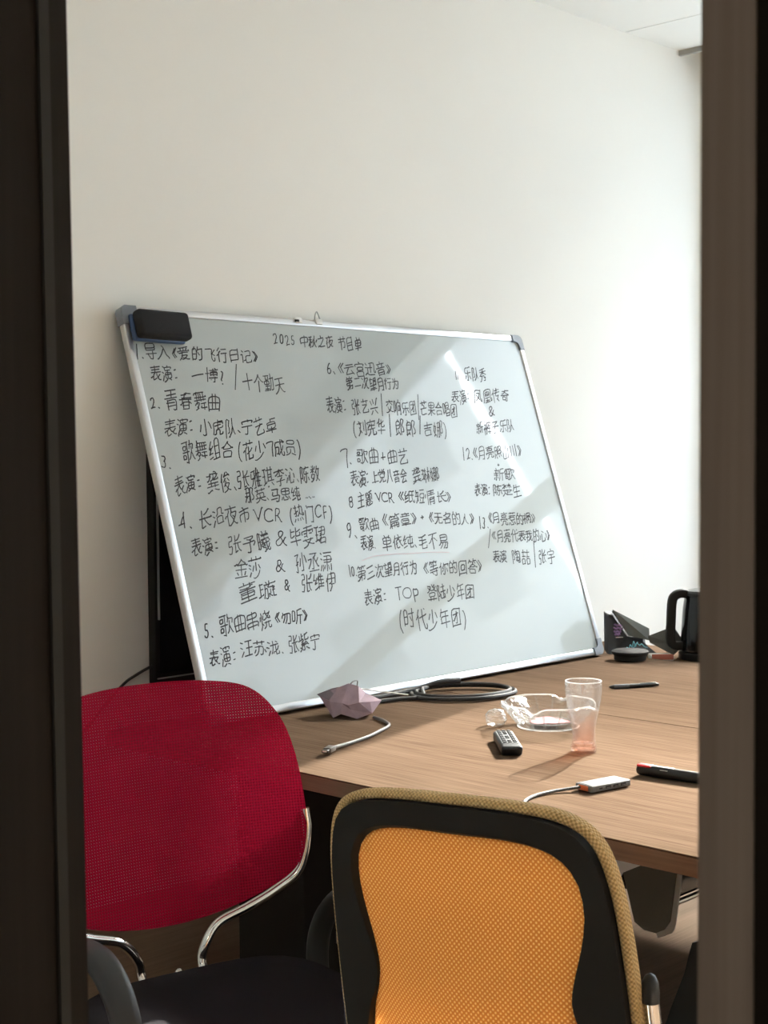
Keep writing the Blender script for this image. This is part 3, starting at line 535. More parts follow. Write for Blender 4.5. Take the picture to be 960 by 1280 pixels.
[[0.04,-0.08,0.95,0.84],[58,6,55,6,43,13],[8,54,9,39],[43,33,31,28,21,29,13,28],[25,28,26,25],[5,38,29,41],[19,58,19,40],[37,58,37,40,40,39,54,39,57,41,58,44],[55,54,37,49],[22,5,24,4,32,5,32,18],[4,6,7,5,18,13],[7,18,12,17,20,19],[57,16,50,20,32,18,20,18,20,19],[20,29,23,33,29,36,29,41],[29,51,19,51],[29,28,27,25,22,23,20,19],[49,20,48,24,44,26]],
[[0.03,-0.01,0.47,0.69],[41,13,38,8,31,6,25,8,19,16,17,29,17,39,21,50,27,56,34,56,38,55,43,47,45,37,45,25,41,13]],
[[0.10,-0.08,0.90,0.84],[55,25,8,25],[55,25,54,47,8,47,8,21],[31,58,31,5]],
[[0.03,-0.08,0.97,0.84],[25,40,5,40],[16,54,16,5],[16,40,16,39],[16,54,6,53],[16,54,23,57],[56,44,51,32],[42,27,45,26,47,19,51,12,57,6],[43,57,42,27,40,26,38,17,33,9,28,6,26,6],[30,31,33,38,33,44],[24,26,20,32,16,33,12,31,5,18,4,15],[16,33,16,33]],
[[0.05,-0.06,0.96,0.85],[59,7,52,5,28,5,20,8,18,10,17,12],[6,7,12,12,17,12],[17,12,19,15,31,23,45,36,48,40,49,45],[49,45,7,45],[29,57,33,51,33,45]],
[[0.06,-0.08,0.95,0.84],[20,44,20,58],[5,51,57,51],[42,44,42,58],[40,13,49,13,51,15,50,36,7,36],[25,4,25,35]],
[[0.16,-0.07,0.84,0.78],[10,5,10,58,52,58],[10,41,52,41],[52,25,10,25],[52,58,52,5],[10,9,52,9]],
[[0.05,-0.08,0.95,0.84],[11,37,12,26,52,26,51,47,11,47,11,37],[31,4,31,47],[5,16,58,16],[46,58,42,52,41,48],[52,37,11,37],[18,57,22,52,22,47]],
[[0.04,-0.01,0.47,0.69],[20,32,22,32],[20,32,21,38,24,43,29,49,36,55],[20,32,18,27,19,14,23,8,30,6,37,7,43,11,45,18,44,23,40,29,35,32,27,30,23,30,22,32],[24,33,25,34,24,34,24,33],[24,33,22,32]],
[[0.06,-0.08,0.95,0.76],[56,7,53,12,50,13],[50,13,18,10,7,10],[12,10,13,16,24,32,25,37],[12,56,51,56],[58,38,4,38],[50,13,49,17,44,26]],
[[0.08,-0.08,0.92,0.85],[51,6,12,6],[51,6,50,19,12,19,12,6],[55,43,55,51,7,51,7,43],[32,51,31,56,29,58,28,58],[47,31,46,40,16,40,16,29,46,29,47,31]],
[[0.05,-0.08,0.97,0.81],[21,36,43,36],[6,57,13,49],[5,6,13,12,17,12,22,8,31,6,57,6],[33,49,33,14],[14,35,4,35],[14,35,14,12],[58,24,59,22,58,16,55,16,51,21,49,56,22,56]],
[[0.06,-0.08,0.95,0.85],[9,52,55,52],[32,52,31,58],[49,17,14,17],[49,6,48,27,14,27,14,6],[18,47,20,43,21,37],[14,6,49,6],[5,37,57,37],[41,37,44,46,43,52]],
[[0.05,-0.08,0.95,0.85],[44,6,48,6,52,8,54,19,53,20,31,20],[49,46,47,52],[14,58,14,54],[33,46,37,52,39,54],[7,5,10,5,18,9,28,19],[31,4,30,19],[30,53,19,52,14,54],[39,54,46,52,58,53],[8,47,11,52,14,54],[22,46,20,52],[39,54,39,58],[28,19,26,20,11,20,13,30,52,30,52,39,10,40],[31,40,31,20],[31,20,30,19],[30,19,28,19]],
[[0.06,0.02,0.95,0.70],[58,12,4,12],[52,51,10,51]],
[[0.04,-0.08,0.96,0.84],[6,12,16,28],[19,6,25,9,31,15,36,26,38,27],[30,58,28,47,22,35],[28,47,54,47,54,41,51,34],[38,39,38,27],[15,47,6,53],[38,27,40,26,44,17,50,9,56,6,60,7]],
[[0.05,-0.06,0.95,0.84],[9,23,55,23,57,25],[4,51,29,51],[56,39,37,40],[46,31,49,29,56,31,56,56,55,57,38,57,37,40,34,34,31,30],[32,4,32,23],[59,4,5,4],[18,52,16,58],[37,48,56,48],[51,14,12,14],[27,37,11,34],[11,51,11,34]],
[[0.03,-0.08,0.82,0.79],[19,42,55,42],[8,6,13,11,18,26,19,58,55,58,55,7,54,5,42,5],[18,26,55,25]],
[[0.06,-0.07,0.90,0.84],[44,20,42,21,37,28],[18,50,15,56,12,57],[38,6,40,4,49,4,52,7,55,22,56,43,8,43],[28,43,29,43],[9,7,18,14,25,27,29,46,29,58]],
[[0.05,-0.08,0.95,0.83],[6,52,14,38],[41,19,57,5],[59,57,55,55,49,42,44,35,43,34],[58,28,4,28],[7,6,12,10,20,19],[31,43,27,54,26,58,25,58]],
[[0.05,-0.08,0.96,0.85],[40,42,43,42,53,34],[6,49,56,49],[33,16,30,16],[33,16,40,27,42,32],[33,16,35,14,44,8,54,5,57,6],[21,43,8,32],[4,6,8,5,15,7,25,12,30,16],[20,31,24,25,30,16],[29,58,32,55,32,49]],
[[0.07,-0.08,0.93,0.84],[56,47,27,47,27,4],[56,47,56,6,55,4,50,4],[38,48,40,58],[47,36,36,36,36,19],[47,36,47,19,36,19],[6,21,17,21,17,52,6,52,6,15]],
[[0.04,-0.08,0.96,0.83],[57,9,47,23],[23,5,30,5,32,6,33,8,33,45],[57,33,10,33,13,54,34,55,50,57,54,56],[17,23,15,22,7,10]],
[[0.08,-0.08,0.92,0.80],[29,16,34,15,37,18,36,41],[36,37,33,36,24,27,17,22,14,22],[36,41,35,43,15,43],[36,41,37,43],[37,43,47,43],[37,43,37,50],[6,7,56,7],[6,7,6,58,56,58],[56,7,56,58]],
[[0.06,-0.02,0.95,0.84],[4,51,58,51],[6,29,56,29],[43,57,43,44],[28,41,35,35,35,29],[19,57,19,43],[13,29,14,5,52,5]],
[[0.04,-0.08,0.97,0.79],[12,36,50,36,50,57,12,57,12,36],[31,6,31,57],[59,10,55,9,46,14,40,19,36,25],[6,26,27,26,27,25,57,26],[50,46,12,46],[4,9,7,9,15,13,23,18,27,25]],
[[0.08,-0.08,0.92,0.80],[28,48,55,48],[28,48,29,58,54,58,55,38,29,38,28,39,28,48],[57,6,26,6],[57,6,57,29,27,29,26,6],[26,18,57,18],[5,15,5,55,18,54,18,22,5,22]],
[[0.04,-0.08,0.92,0.84],[43,20,43,51],[34,48,6,48],[21,48,22,54,18,58],[57,57,57,7,56,5,54,4,46,5],[22,22,26,19,31,12],[22,22,15,13,7,5],[22,22,22,26],[28,47,26,34,24,28,22,26],[16,31,19,27,22,26]],
[[0.05,-0.08,0.96,0.85],[6,45,6,52,56,52],[57,14,58,11,57,7,56,5,39,5,38,7,38,24],[6,24,57,24],[31,45,31,25],[51,37,16,38],[30,58,32,52],[56,52,56,45],[16,38,9,31],[16,38,17,43,19,44],[22,24,21,16,18,12,9,5,4,5]],
[[0.05,-0.08,0.95,0.84],[58,19,5,19],[31,26,31,5],[6,43,12,47,16,48],[54,53,41,47,36,47],[21,58,16,49,16,30],[23,43,36,44],[36,57,36,35,37,33,40,32,55,33,57,35,57,38]],
[[0.07,-0.08,0.93,0.84],[8,28,28,29,28,50,8,50,8,9],[19,50,19,54,17,58],[8,9,14,10,25,15],[46,13,52,13,56,16,55,26,48,35,48,38,54,49,54,54,39,54,39,4],[25,15,23,21],[25,15,27,15,29,9],[28,40,8,40]],
[[0.06,-0.09,0.94,0.84],[53,36,10,36],[31,36,31,58],[57,49,6,49],[13,7,49,7],[13,7,13,24,49,24],[49,7,49,24]],
[[0.04,-0.08,0.95,0.84],[37,25,28,25],[30,5,31,4,35,4,37,8,38,55,24,55],[7,8,13,16],[13,20,10,21,6,26,9,45],[13,16,13,20,17,32,18,44,17,45,10,45],[45,4,45,56,57,55,52,38,53,34,57,25,57,16,54,13,51,13,50,15],[20,5,25,13,27,21,28,55],[28,25,27,25],[13,16,17,14,17,12],[37,40,24,40],[10,45,9,45],[10,45,11,59],[9,45,5,45]],
[[0.06,0.12,0.53,0.59],[56,31,7,31],[31,55,31,7]],
[[0.05,-0.03,0.95,0.83],[58,6,4,6],[29,6,29,57],[29,36,54,36]],
[[0.05,-0.08,0.96,0.84],[49,57,46,51,45,47],[56,37,56,46,45,47,6,46,6,37],[14,57,17,52,17,46],[31,58,31,47],[37,23,46,23,46,37,16,37,16,23,37,23],[37,23,37,7,38,5,55,5,57,6,58,11],[24,23,23,16,19,10,9,5,4,5]],
[[0.03,-0.08,0.97,0.77],[55,10,46,24,41,37,39,56],[21,54,19,39,16,26,11,15,5,8]],
[[0.04,-0.08,0.96,0.84],[59,39,56,38,48,42,32,55],[7,26,56,26],[48,42,45,38,18,38,15,42],[15,7,16,12,24,20,26,26],[15,7,21,7,49,9,53,6],[5,38,7,38,15,42,29,54,32,55],[46,15,48,9]],
[[0.03,-0.08,0.98,0.84],[29,44,29,44],[22,44,35,44],[29,35,29,57],[19,15,20,19],[28,34,29,33,29,5],[28,34,29,35],[28,34,26,32,23,22,20,19],[48,57,48,5],[37,16,42,26,44,33,48,35],[19,19,20,19],[19,19,12,19],[18,53,5,53],[11,53,12,19],[48,35,48,34],[41,44,57,44],[48,44,48,44],[48,34,52,32,57,16],[17,36,5,36],[12,19,10,17,4,16],[37,29,34,34,29,35]],
[[0.03,-0.01,0.47,0.69],[38,32,25,32],[38,32,43,39,44,46,42,52,39,55,35,56,25,55,19,50,19,39,24,35,25,32],[38,32,45,23,45,14,40,8,33,6,25,7,18,14,18,23,25,32]],
[[0.06,-0.05,0.95,0.84],[52,26,10,26],[31,45,31,5],[55,45,7,45],[35,45,35,50,26,58],[4,5,58,5]],
[[0.03,-0.08,0.96,0.80],[8,49,26,49],[8,49,9,57,26,57,26,41,9,41,8,49],[17,22,28,22],[17,32,17,12,19,9,30,7,57,7],[55,25,55,46,36,47,36,24],[17,12,9,16],[29,33,4,33],[58,57,33,57],[45,56,43,47],[9,25,9,16,5,7],[57,14,49,20],[46,40,45,31,43,22,36,14,30,13]],
[[0.04,-0.08,0.97,0.84],[22,45,20,40,17,38,9,37,8,38],[16,38,15,34,10,27,10,26,12,25,10,25],[30,34,56,34],[41,9,29,7,29,53,45,55,52,57,57,56],[8,39,9,39,7,40,7,42,16,58],[8,40,8,39],[10,25,10,26],[10,25,10,24],[46,34,45,34],[57,16,58,10,57,6,56,5,54,5,50,8,48,14,45,34,45,55],[23,25,13,23,10,24],[10,24,6,22],[23,13,7,9,4,9],[8,39,8,38]],
[[0.04,-0.06,0.96,0.84],[9,49,23,49],[9,49,7,48,5,39],[9,49,9,58],[58,6,27,6],[48,6,52,20,55,23],[5,33,24,33],[15,23,18,21,23,12],[5,6,10,12,15,23,15,49],[37,12,35,20],[30,55,57,55],[52,44,55,43,55,28,32,28,32,44,52,44]],
[[0.03,-0.08,0.96,0.84],[26,5,26,30,54,30],[57,54,23,54],[40,54,40,38],[56,46,25,46],[12,4,12,58],[6,46,4,33],[59,38,21,38],[54,30,53,6,49,4,44,6],[17,48,19,43],[54,22,26,22],[26,14,54,14]],
[[0.04,-0.01,0.46,0.69],[43,33,28,31,22,34,18,41,18,49,21,53,28,56,37,55,41,52,45,42,45,36,38,19,29,8,27,7,25,8]],
[[0.03,-0.08,0.94,0.85],[33,48,33,50],[33,48,34,41],[13,30,54,31,54,39,52,40,14,40,12,16,7,5],[38,54,33,50],[38,54,38,58,41,59],[38,54,45,53,58,54],[48,4,54,4,55,5,55,23,18,23,18,4],[13,58,13,54],[43,5,43,23],[33,50,29,54,11,54,8,49,5,46],[19,53,19,49,22,47],[30,6,30,22],[48,47,46,53],[55,14,18,14]],
[[0.05,-0.08,0.95,0.85],[54,52,9,52],[43,52,41,43],[50,27,49,19,13,19,13,35,49,35,50,35,50,27],[31,19,31,5],[58,11,5,11],[58,42,5,42],[31,58,32,53],[13,27,50,27],[22,43,20,47,20,52]],
[[0.04,-0.08,0.96,0.77],[5,37,28,37],[30,56,29,37],[54,56,8,56],[58,37,29,37],[28,37,26,28,22,19,11,9,7,7,4,8],[28,37,29,37],[58,16,57,10,56,8,36,8,35,10,34,14,34,37]],
[[0.05,-0.08,0.85,0.84],[9,43,13,43,24,51,27,52,51,52,51,48,44,39,36,34,31,33],[28,52,29,57,31,59],[6,24,10,23,29,28],[20,25,21,7],[24,40,30,35,31,32,29,28],[29,28,31,26,54,26,54,7],[21,7,54,7]],
[[0.04,-0.08,0.97,0.84],[30,58,30,40],[4,6,8,7,15,12,23,22,28,39,30,40],[57,6,50,10,42,18,37,28,33,39,30,40]],
[[0.03,-0.08,0.97,0.84],[36,58,37,58,40,52,39,46],[36,41,38,39,43,27,44,26],[36,41,36,46],[36,41,28,34,27,30,28,7],[44,26,45,23,50,14,56,8,58,8],[44,26,54,32],[57,46,20,46],[39,10,28,7],[12,5,12,38,11,39],[11,39,7,38,5,34],[11,39,13,46,17,57],[18,25,27,30]],
[[0.06,-0.06,0.96,0.83],[26,38,51,40],[26,38,26,51],[26,38,26,37],[49,57,46,57,26,51,13,49,5,49,3,50],[6,35,26,37],[26,37,26,23],[26,22,4,20],[26,22,26,23],[26,22,27,7,29,5,55,5,57,8,57,15],[56,26,26,23]],
[[0.04,-0.08,0.96,0.77],[31,6,30,44,35,56],[30,43,26,41,15,30,6,25],[57,26,44,37,37,40],[6,56,57,56]],
[[0.04,-0.09,0.90,0.79],[43,5,44,4,51,4,54,6,56,16,57,27,17,27,15,26,8,20,3,19],[19,27,22,37],[52,48,15,48],[15,48,15,58,52,58,52,37,16,37,15,38,15,48],[29,27,28,23,25,18,13,7],[30,5,38,14,43,21,44,27]],
[[0.07,-0.01,0.93,0.74],[8,54,55,54],[13,32,49,32],[61,11,58,8,4,8]],
[[0.03,-0.08,0.96,0.85],[57,19,7,19],[59,29,5,29],[45,29,44,5,35,4,32,6],[25,8,18,15],[10,39,52,39],[13,58,12,53],[49,46,47,46,45,52],[37,53,33,50,32,47,32,30],[33,50,29,52,12,53],[18,15,18,19],[38,58,37,53],[18,47,17,52],[12,53,10,52,5,46],[58,52,37,53]],
[[0.02,-0.08,0.96,0.84],[12,40,13,39,13,5],[12,40,9,39,6,36],[12,40,14,47,18,56,18,58],[57,15,51,31],[57,46,29,46],[41,46,41,6,35,5,32,7],[57,46,57,37],[31,58,29,47,23,36],[30,31,28,22,24,14]],
[[0.08,-0.08,0.92,0.80],[59,2,56,5,56,58],[56,58,6,58,6,4,3,2],[6,8,56,8],[41,27,41,43,20,43,20,23,41,23,41,27]],
[[0.04,-0.08,0.97,0.84],[15,7,47,7],[15,7,15,20,47,20],[47,7,47,20],[48,45,46,48,45,52],[20,32,6,26,3,27],[20,32,20,34,28,40,32,41],[20,32,20,29,42,29,44,32],[32,41,33,48,35,51,37,52],[32,41,45,32,56,27,59,28],[57,52,37,52],[41,59,38,58,37,52],[5,45,10,51,12,52,28,52],[13,52,13,57],[18,52,20,45]],
[[0.02,0.00,0.59,0.68],[31,6,31,56],[52,57,10,57]],
[[0.05,-0.01,0.78,0.69],[27,55,36,55,45,52,51,47,56,38,56,25,52,17,45,10,38,7,28,7,18,10,10,17,6,27,6,36,10,45,18,52,27,55]],
[[0.07,0.00,0.50,0.68],[17,6,17,56,30,57,38,56,43,52,45,46,43,36,38,32,17,31]],
[[0.03,-0.06,0.97,0.84],[48,56,40,49],[59,34,55,34,48,39,47,42],[21,14,23,10,22,5],[57,5,6,5],[39,6,41,14],[56,49,47,42,44,42],[9,48,17,43],[34,57,37,50,40,49],[4,33,6,33,12,36,16,39,17,43],[44,42,43,44,40,46,40,49],[44,42,40,39,23,39,20,43],[17,43,20,43],[20,43,26,54,9,55],[25,19,46,19,46,30,15,30,15,19,25,19]],
[[0.08,-0.08,0.96,0.84],[5,4,5,56,18,56,18,52,13,43,13,39,18,30,19,24,16,19,12,19],[28,49,53,49],[55,7,27,7,27,23],[55,7,55,23],[57,34,25,34],[41,58,41,7]],
[[0.05,-0.08,0.95,0.84],[5,19,58,19],[15,19,15,36,53,36],[34,50,34,5],[8,40,14,50,16,50,55,50],[18,58,16,50]],
[[0.08,-0.07,0.96,0.84],[28,46,57,46],[5,35,20,35],[5,15,20,16,20,52,5,53,5,10],[39,23,32,35],[49,58,49,7,46,4,37,4,35,6]],
[[0.02,-0.08,0.98,0.83],[24,58,21,57,16,47,14,41],[14,41,15,40,15,5],[14,41,11,40,6,35],[59,43,55,40,23,37],[37,56,38,34,44,14,48,8,51,6,55,6,58,12,58,17],[38,39,38,38],[48,56,51,54]],
[[0.03,-0.08,0.96,0.84],[51,19,39,19,39,27,14,27,12,30],[51,19,49,7,45,5,38,5],[6,45,57,45],[60,30,55,30,47,34,39,39,37,44],[9,54,32,55,47,58,51,57],[32,55,32,33],[4,29,7,29,12,30,12,32,20,37,25,41,26,45],[24,27,22,18,19,14,16,9,8,5],[32,45,32,44]],
[[0.04,-0.08,0.97,0.79],[41,15,33,24],[50,57,12,57,11,31,8,15,5,8,6,5],[50,57,50,31,52,15,54,8,58,8,59,10,58,18],[20,44,39,44,40,43,38,34,33,25],[33,24,25,16,18,12],[33,24,33,25],[22,34,33,25]],
[[0.03,-0.08,0.97,0.79],[48,8,15,8],[43,17,19,17],[31,9,31,25],[17,26,45,26],[43,40,42,47,19,47,19,34,20,33,41,33,43,34,43,40],[30,48,29,56],[19,40,43,40],[58,19,59,15,58,9,55,8,52,13,51,25,50,56,11,56,10,23,5,7]],
[[0.02,-0.08,0.95,0.84],[33,39,34,39],[33,39,21,39],[33,39,31,32,32,27,51,27],[38,58,37,51],[12,40,13,39,13,5],[12,40,9,39,6,36],[12,40,14,47,18,57],[34,39,58,39],[34,39,36,50],[56,50,37,51],[47,6,41,12],[37,51,36,50],[34,15,41,12],[25,50,36,50],[41,12,50,23,51,27]],
[[0.05,-0.08,0.95,0.84],[8,52,29,52],[35,6,38,4,48,5,48,33],[29,47,51,39,54,39],[29,47,18,40,12,38,5,39],[29,47,29,52],[29,52,31,52],[32,58,31,52],[31,52,55,52],[4,33,58,33],[12,11,32,11,33,23,12,24,12,11]],
[[0.04,-0.08,0.96,0.84],[58,36,37,36],[8,48,10,47,12,43,10,37],[4,37,30,37],[13,5,17,6,17,37],[29,51,5,51],[18,52,16,58],[9,19,5,11],[57,56,54,57,37,52,36,20,35,12,32,6],[27,48,25,47,23,37],[29,26,5,26],[25,19,28,13],[51,4,51,36]],
[[0.03,-0.08,0.95,0.84],[57,27,36,27,36,31,39,37,40,41],[47,34,47,4],[24,4,23,6,25,12,27,25,27,52,58,52],[17,29,12,30],[17,29,21,34],[17,29,20,22],[10,58,14,52],[42,42,43,46,45,49],[42,42,57,41],[42,42,40,41],[6,47,18,47,17,42,13,35,12,31,13,4],[12,30,12,29],[32,15,59,15],[12,29,8,28,4,23],[34,41,40,41],[41,59,43,57,44,53]],
[[0.05,-0.08,0.95,0.78],[4,32,58,32],[52,56,11,56],[47,56,45,50,31,41,30,7,28,6,19,6,18,7]],
[[0.06,-0.08,0.94,0.85],[57,52,5,52],[32,52,32,57,30,58],[7,22,7,28,55,28,56,27,56,22],[56,13,57,9,55,5,45,5,43,5,41,8,41,20,21,20,19,12,17,9,9,5,4,5],[35,36,47,36,48,37,48,45,15,44,15,36,16,36,35,36]],
[[0.04,-0.09,0.96,0.80],[46,44,53,44,55,45,56,57,29,57],[39,57,39,51,37,48,32,43,28,42],[22,41,7,41],[7,25,22,25,21,57,7,57,7,25],[24,6,24,14],[51,16,57,6],[5,5,12,16,14,17],[40,6,38,14],[31,29,31,36,54,36,54,23,32,23,31,29]],
[[0.11,-0.08,0.89,0.83],[54,9,8,9,8,45],[54,45,55,4],[31,9,31,58]],
[[0.03,-0.09,0.89,0.79],[35,55,35,10],[14,57,13,24,10,13,6,6],[57,5,57,58]],
[[0.04,-0.08,0.96,0.84],[6,52,16,52,17,51],[27,52,17,52],[44,51,44,51],[44,51,44,50],[44,51,45,52],[34,52,43,52,44,51],[4,6,7,6,12,10,13,14,15,15],[6,30,54,30,54,27,52,24],[31,18,49,18],[31,30,31,6],[15,15,17,15,23,8,32,5,57,5,60,7],[2,40,6,40,13,48,17,50],[44,50,45,49],[44,50,44,50],[17,49,22,47,26,44],[17,49,17,50],[17,49,17,37],[45,49,48,48,57,40],[45,49,45,37],[16,23,15,15],[17,50,17,51],[45,58,45,52],[56,52,45,52],[17,58,17,52],[44,51,44,50],[44,50,33,40],[17,52,17,51]],
[[0.05,-0.05,0.95,0.84],[52,26,12,26],[31,4,31,58],[58,4,5,4],[6,36,11,45,13,45],[55,45,13,45],[13,45,15,56,18,58]],
[[0.04,-0.07,0.96,0.84],[19,35,18,34],[19,35,21,42],[19,35,20,34,49,34],[20,49,20,54],[42,49,42,54],[6,54,57,54],[57,7,51,15,48,16],[20,15,20,7,22,5,25,4,43,5,45,7,44,12],[5,6,11,15],[6,43,57,43],[49,34,49,23,18,23,18,34],[29,23,29,19,37,15],[6,28,15,33,18,34]],
[[0.03,-0.08,0.94,0.84],[28,4,28,33,58,33],[14,4,14,30],[14,54,13,57],[5,23,9,29,14,30],[48,6,51,4,58,6,58,33],[15,32,14,30],[15,32,16,37,19,43,20,47,6,47],[15,32,19,30,22,24],[43,43,42,25],[43,43,30,43,30,56,54,56,55,44,43,43],[36,15,42,25],[42,25,47,22,51,15]],
[[0.04,-0.08,0.97,0.83],[19,25,30,27],[19,25,19,54],[19,25,18,24],[43,16,49,6,55,5,57,6,58,12,57,17],[43,16,40,16,29,8,25,8],[43,16,43,21],[43,21,47,23,53,32],[43,21,40,27,39,40],[38,40,39,40],[38,40,5,40],[38,40,37,58],[18,24,5,22],[18,24,18,6,9,5],[29,57,27,57,19,54],[47,57,55,49],[4,54,7,52,19,54],[57,40,39,40]],
[[0.04,-0.06,0.97,0.81],[9,36,5,16],[24,56,36,47],[57,18,54,31,51,37,50,37],[46,18,46,10,43,6,24,6,22,7,20,14,20,41]],
[[0.07,-0.08,0.93,0.84],[43,5,45,4,52,4,55,8,56,49,28,50],[47,22,47,14,28,14,28,22],[27,34,30,39,47,39],[32,39,32,44],[26,28,49,28],[12,19,17,19,19,22,19,30,14,39,14,43,18,50,18,55,6,56,6,4],[37,38,37,14],[30,58,28,50,22,41]],
[[0.04,-0.08,0.96,0.84],[56,7,37,7],[56,7,55,24,37,24,37,7],[35,35,57,35],[46,58,46,35],[26,35,5,35],[7,7,26,7],[7,7,7,24,25,24,26,7],[27,49,4,49],[16,58,16,35],[58,49,33,49]],
[[0.07,-0.08,0.93,0.84],[56,42,56,51,32,52,6,51,6,42],[48,39,14,39],[59,27,57,25,6,25],[31,39,31,6,28,4,18,5],[32,52,30,57]],
]

# ================================================================== THE SETTING
YW, XW, CZ = 2.885, 4.70, 2.757      # board wall, window wall, ceiling
struct(B().box((-1.6, -3.2, -.1), (5.0, 3.1, 0)).build('floor', FLOOR))
struct(B().box((.6, YW, 0), (XW+.2, YW+.15, 3.0)).build('wall_back', WALL))
bb = B().box((.6, YW-.014, 0), (XW, YW, .29), .002).build('baseboard_back', SKIRT); struct(bb)
# ceiling: two gypsum panels with an open joint, a lip before the curtain recess
cl = thing('ceiling', 'x', 'x'); del cl['label'], cl['category']; struct(cl)
for i, (a, b) in enumerate(((.60, 4.197), (4.203, 4.53))):
    B().box((a, -3.0, CZ), (b, YW, CZ+.03)).build('panel', CEIL, cl)
B().box((4.195, -3.0, CZ+.022), (4.205, YW, CZ+.05)).build('joint_backing', BLACKM, cl)
struct(B().box((.45, -3.0, 3.02), (4.95, 3.0, 3.1)).build('trim_1', CEIL))                      # slab above the curtain recess
struct(B().box((4.53, -3.0, CZ-.018), (4.545, YW, 3.02)).build('trim_2', mat('recess_lip', (.30, .30, .28), .7)))   # lip of the recess
struct(B().box((.45, -3.2, -.1), (4.95, -3.0, 3.1)).build('wall_front', WALL))
# window wall with one long opening
WY0, WY1, WZ0, WZ1 = -1.6, 2.80, .80, 2.63
ww = thing('wall_right', 'x', 'x'); del ww['label'], ww['category']; struct(ww)
B().box((XW, -3.0, 0), (XW+.2, YW, WZ0)).build('panel', WALL, ww)
B().box((XW, -3.0, WZ1), (XW+.2, YW, 3.05)).build('panel', WALL, ww)
B().box((XW, WY1, WZ0), (XW+.2, YW, WZ1)).build('panel', WALL, ww)
B().box((XW, -3.0, WZ0), (XW+.2, WY0, WZ1)).build('panel', WALL, ww)
wn = thing('window_1', 'x', 'x', (0, 0, 0)); del wn['label'], wn['category']; struct(wn)
fr = B()
for lo, hi in (((4.84, WY0, WZ0), (4.90, WY1, WZ0+.05)), ((4.84, WY0, WZ1-.01), (4.90, WY1, WZ1)), ((4.84, WY1-.02, WZ0), (4.90, WY1, WZ1)), ((4.84, WY0, WZ0), (4.90, WY0+.05, WZ1))):
    fr.box(lo, hi, .004)
fr.build('frame', WINF, wn)
B().box((4.845, WY0, 1.73), (4.895, WY1, 1.84), .004).build('transom', WINF, wn)
for y in (-.75,):
    B().box((4.845, y-.03, WZ0), (4.895, y+.03, WZ1), .004).build('mullion', WINF, wn)
for y0, y1 in ((-1.6, -.75), (-.75, 2.8)):
    for z0, z1 in ((WZ0, 1.78), (1.78, WZ1)):
        B().box((4.866, y0+.02, z0+.02), (4.872, y1-.02, z1-.02)).build('pane', PANE, wn)
B().box((XW-.05, WY0, WZ0-.03), (XW+.15, WY1, WZ0), .004).build('sill', WINF, wn)

# door wall the camera looks through
WX0, WX1 = .45, .60
dw = thing('wall_left', 'x', 'x'); del dw['label'], dw['category']; struct(dw)
B().box((WX0, .93, 0), (WX1-.005, 3.0, 3.0)).build('panel', WALL, dw)
B().box((WX0, -3.0, 0), (WX1-.005, -.57, 3.0)).build('panel', WALL, dw)
B().box((WX0, -.57, 2.15), (WX1-.005, .93, 3.0)).build('panel', WALL, dw)
dr = thing('door_1', 'x', 'x'); del dr['label'], dr['category']; struct(dr)
def leaning(y_lo, y_hi, zt, x0, x1, y2):     # an upright whose reveal leans a few millimetres out of plumb
    return B().poly([(x0, y_lo, 0), (x1, y_lo, 0), (x1, y2, 0), (x0, y2, 0), (x0, y_hi, zt), (x1, y_hi, zt), (x1, y2, zt), (x0, y2, zt)],
                    [(3, 2, 1, 0), (4, 5, 6, 7), (0, 1, 5, 4), (1, 2, 6, 5), (2, 3, 7, 6), (3, 0, 4, 7)])
leaning(.8615, .8795, 2.15, WX0-.02, WX1, .95).build('jamb', FRAMEW, dr, 0)
leaning(.8585, .8765, 2.15, .5755, .5835, .90).build('seal', SEAL, dr, 0)
B().box((WX0-.02, -.60, 2.10), (WX1, .95, 2.17), .002).build('head', FRAMEW, dr)
B().box((WX0-.02, -.60, 0), (WX1, -.53, 2.12), .002).build('jamb', FRAMEW, dr)
lf = leaning(.3745, .3685, 2.09, .60, .642, -.53).build('leaf', DOORW, dr, 0)
B().box((.5965, .30, .02), (.601, .340, 2.07), .001).build('edge_strip', FRAMEW, lf)
hd = B(); hd.tube(smoothpath([(.6, .20, 1.0), (.55, .20, 1.0), (.54, .19, 1.0), (.54, .09, 1.0)]), .009); hd.build('handle', CHROME, lf)
# corridor behind the camera
struct(B().box((-1.6, -3.2, 2.6), (.45, 3.1, 2.7)).build('ceiling', CEIL))
struct(B().box((-1.7, -3.2, 0), (-1.6, 3.1, 2.7)).build('wall_corridor', WALL))
struct(B().box((-1.6, 3.0, 0), (.45, 3.1, 2.7)).build('wall_corridor_end', WALL))
struct(B().box((-1.6, -3.2, 0), (.45, -3.1, 2.7)).build('wall_corridor_front', WALL))
lp = thing('added_ceiling_light', 'unseen square ceiling light added in the corridor to brighten the door', 'light', (-.9, -.9, 2.6))  # unseen lamp, added to brighten the corridor side of the door
B().box((-.3, -.3, -.02), (.3, .3, 0), .004).build('light_frame', WINF, lp)
B().box((-.28, -.28, -.024), (.28, .28, -.018)).build('diffuser', LAMPFILL, lp)
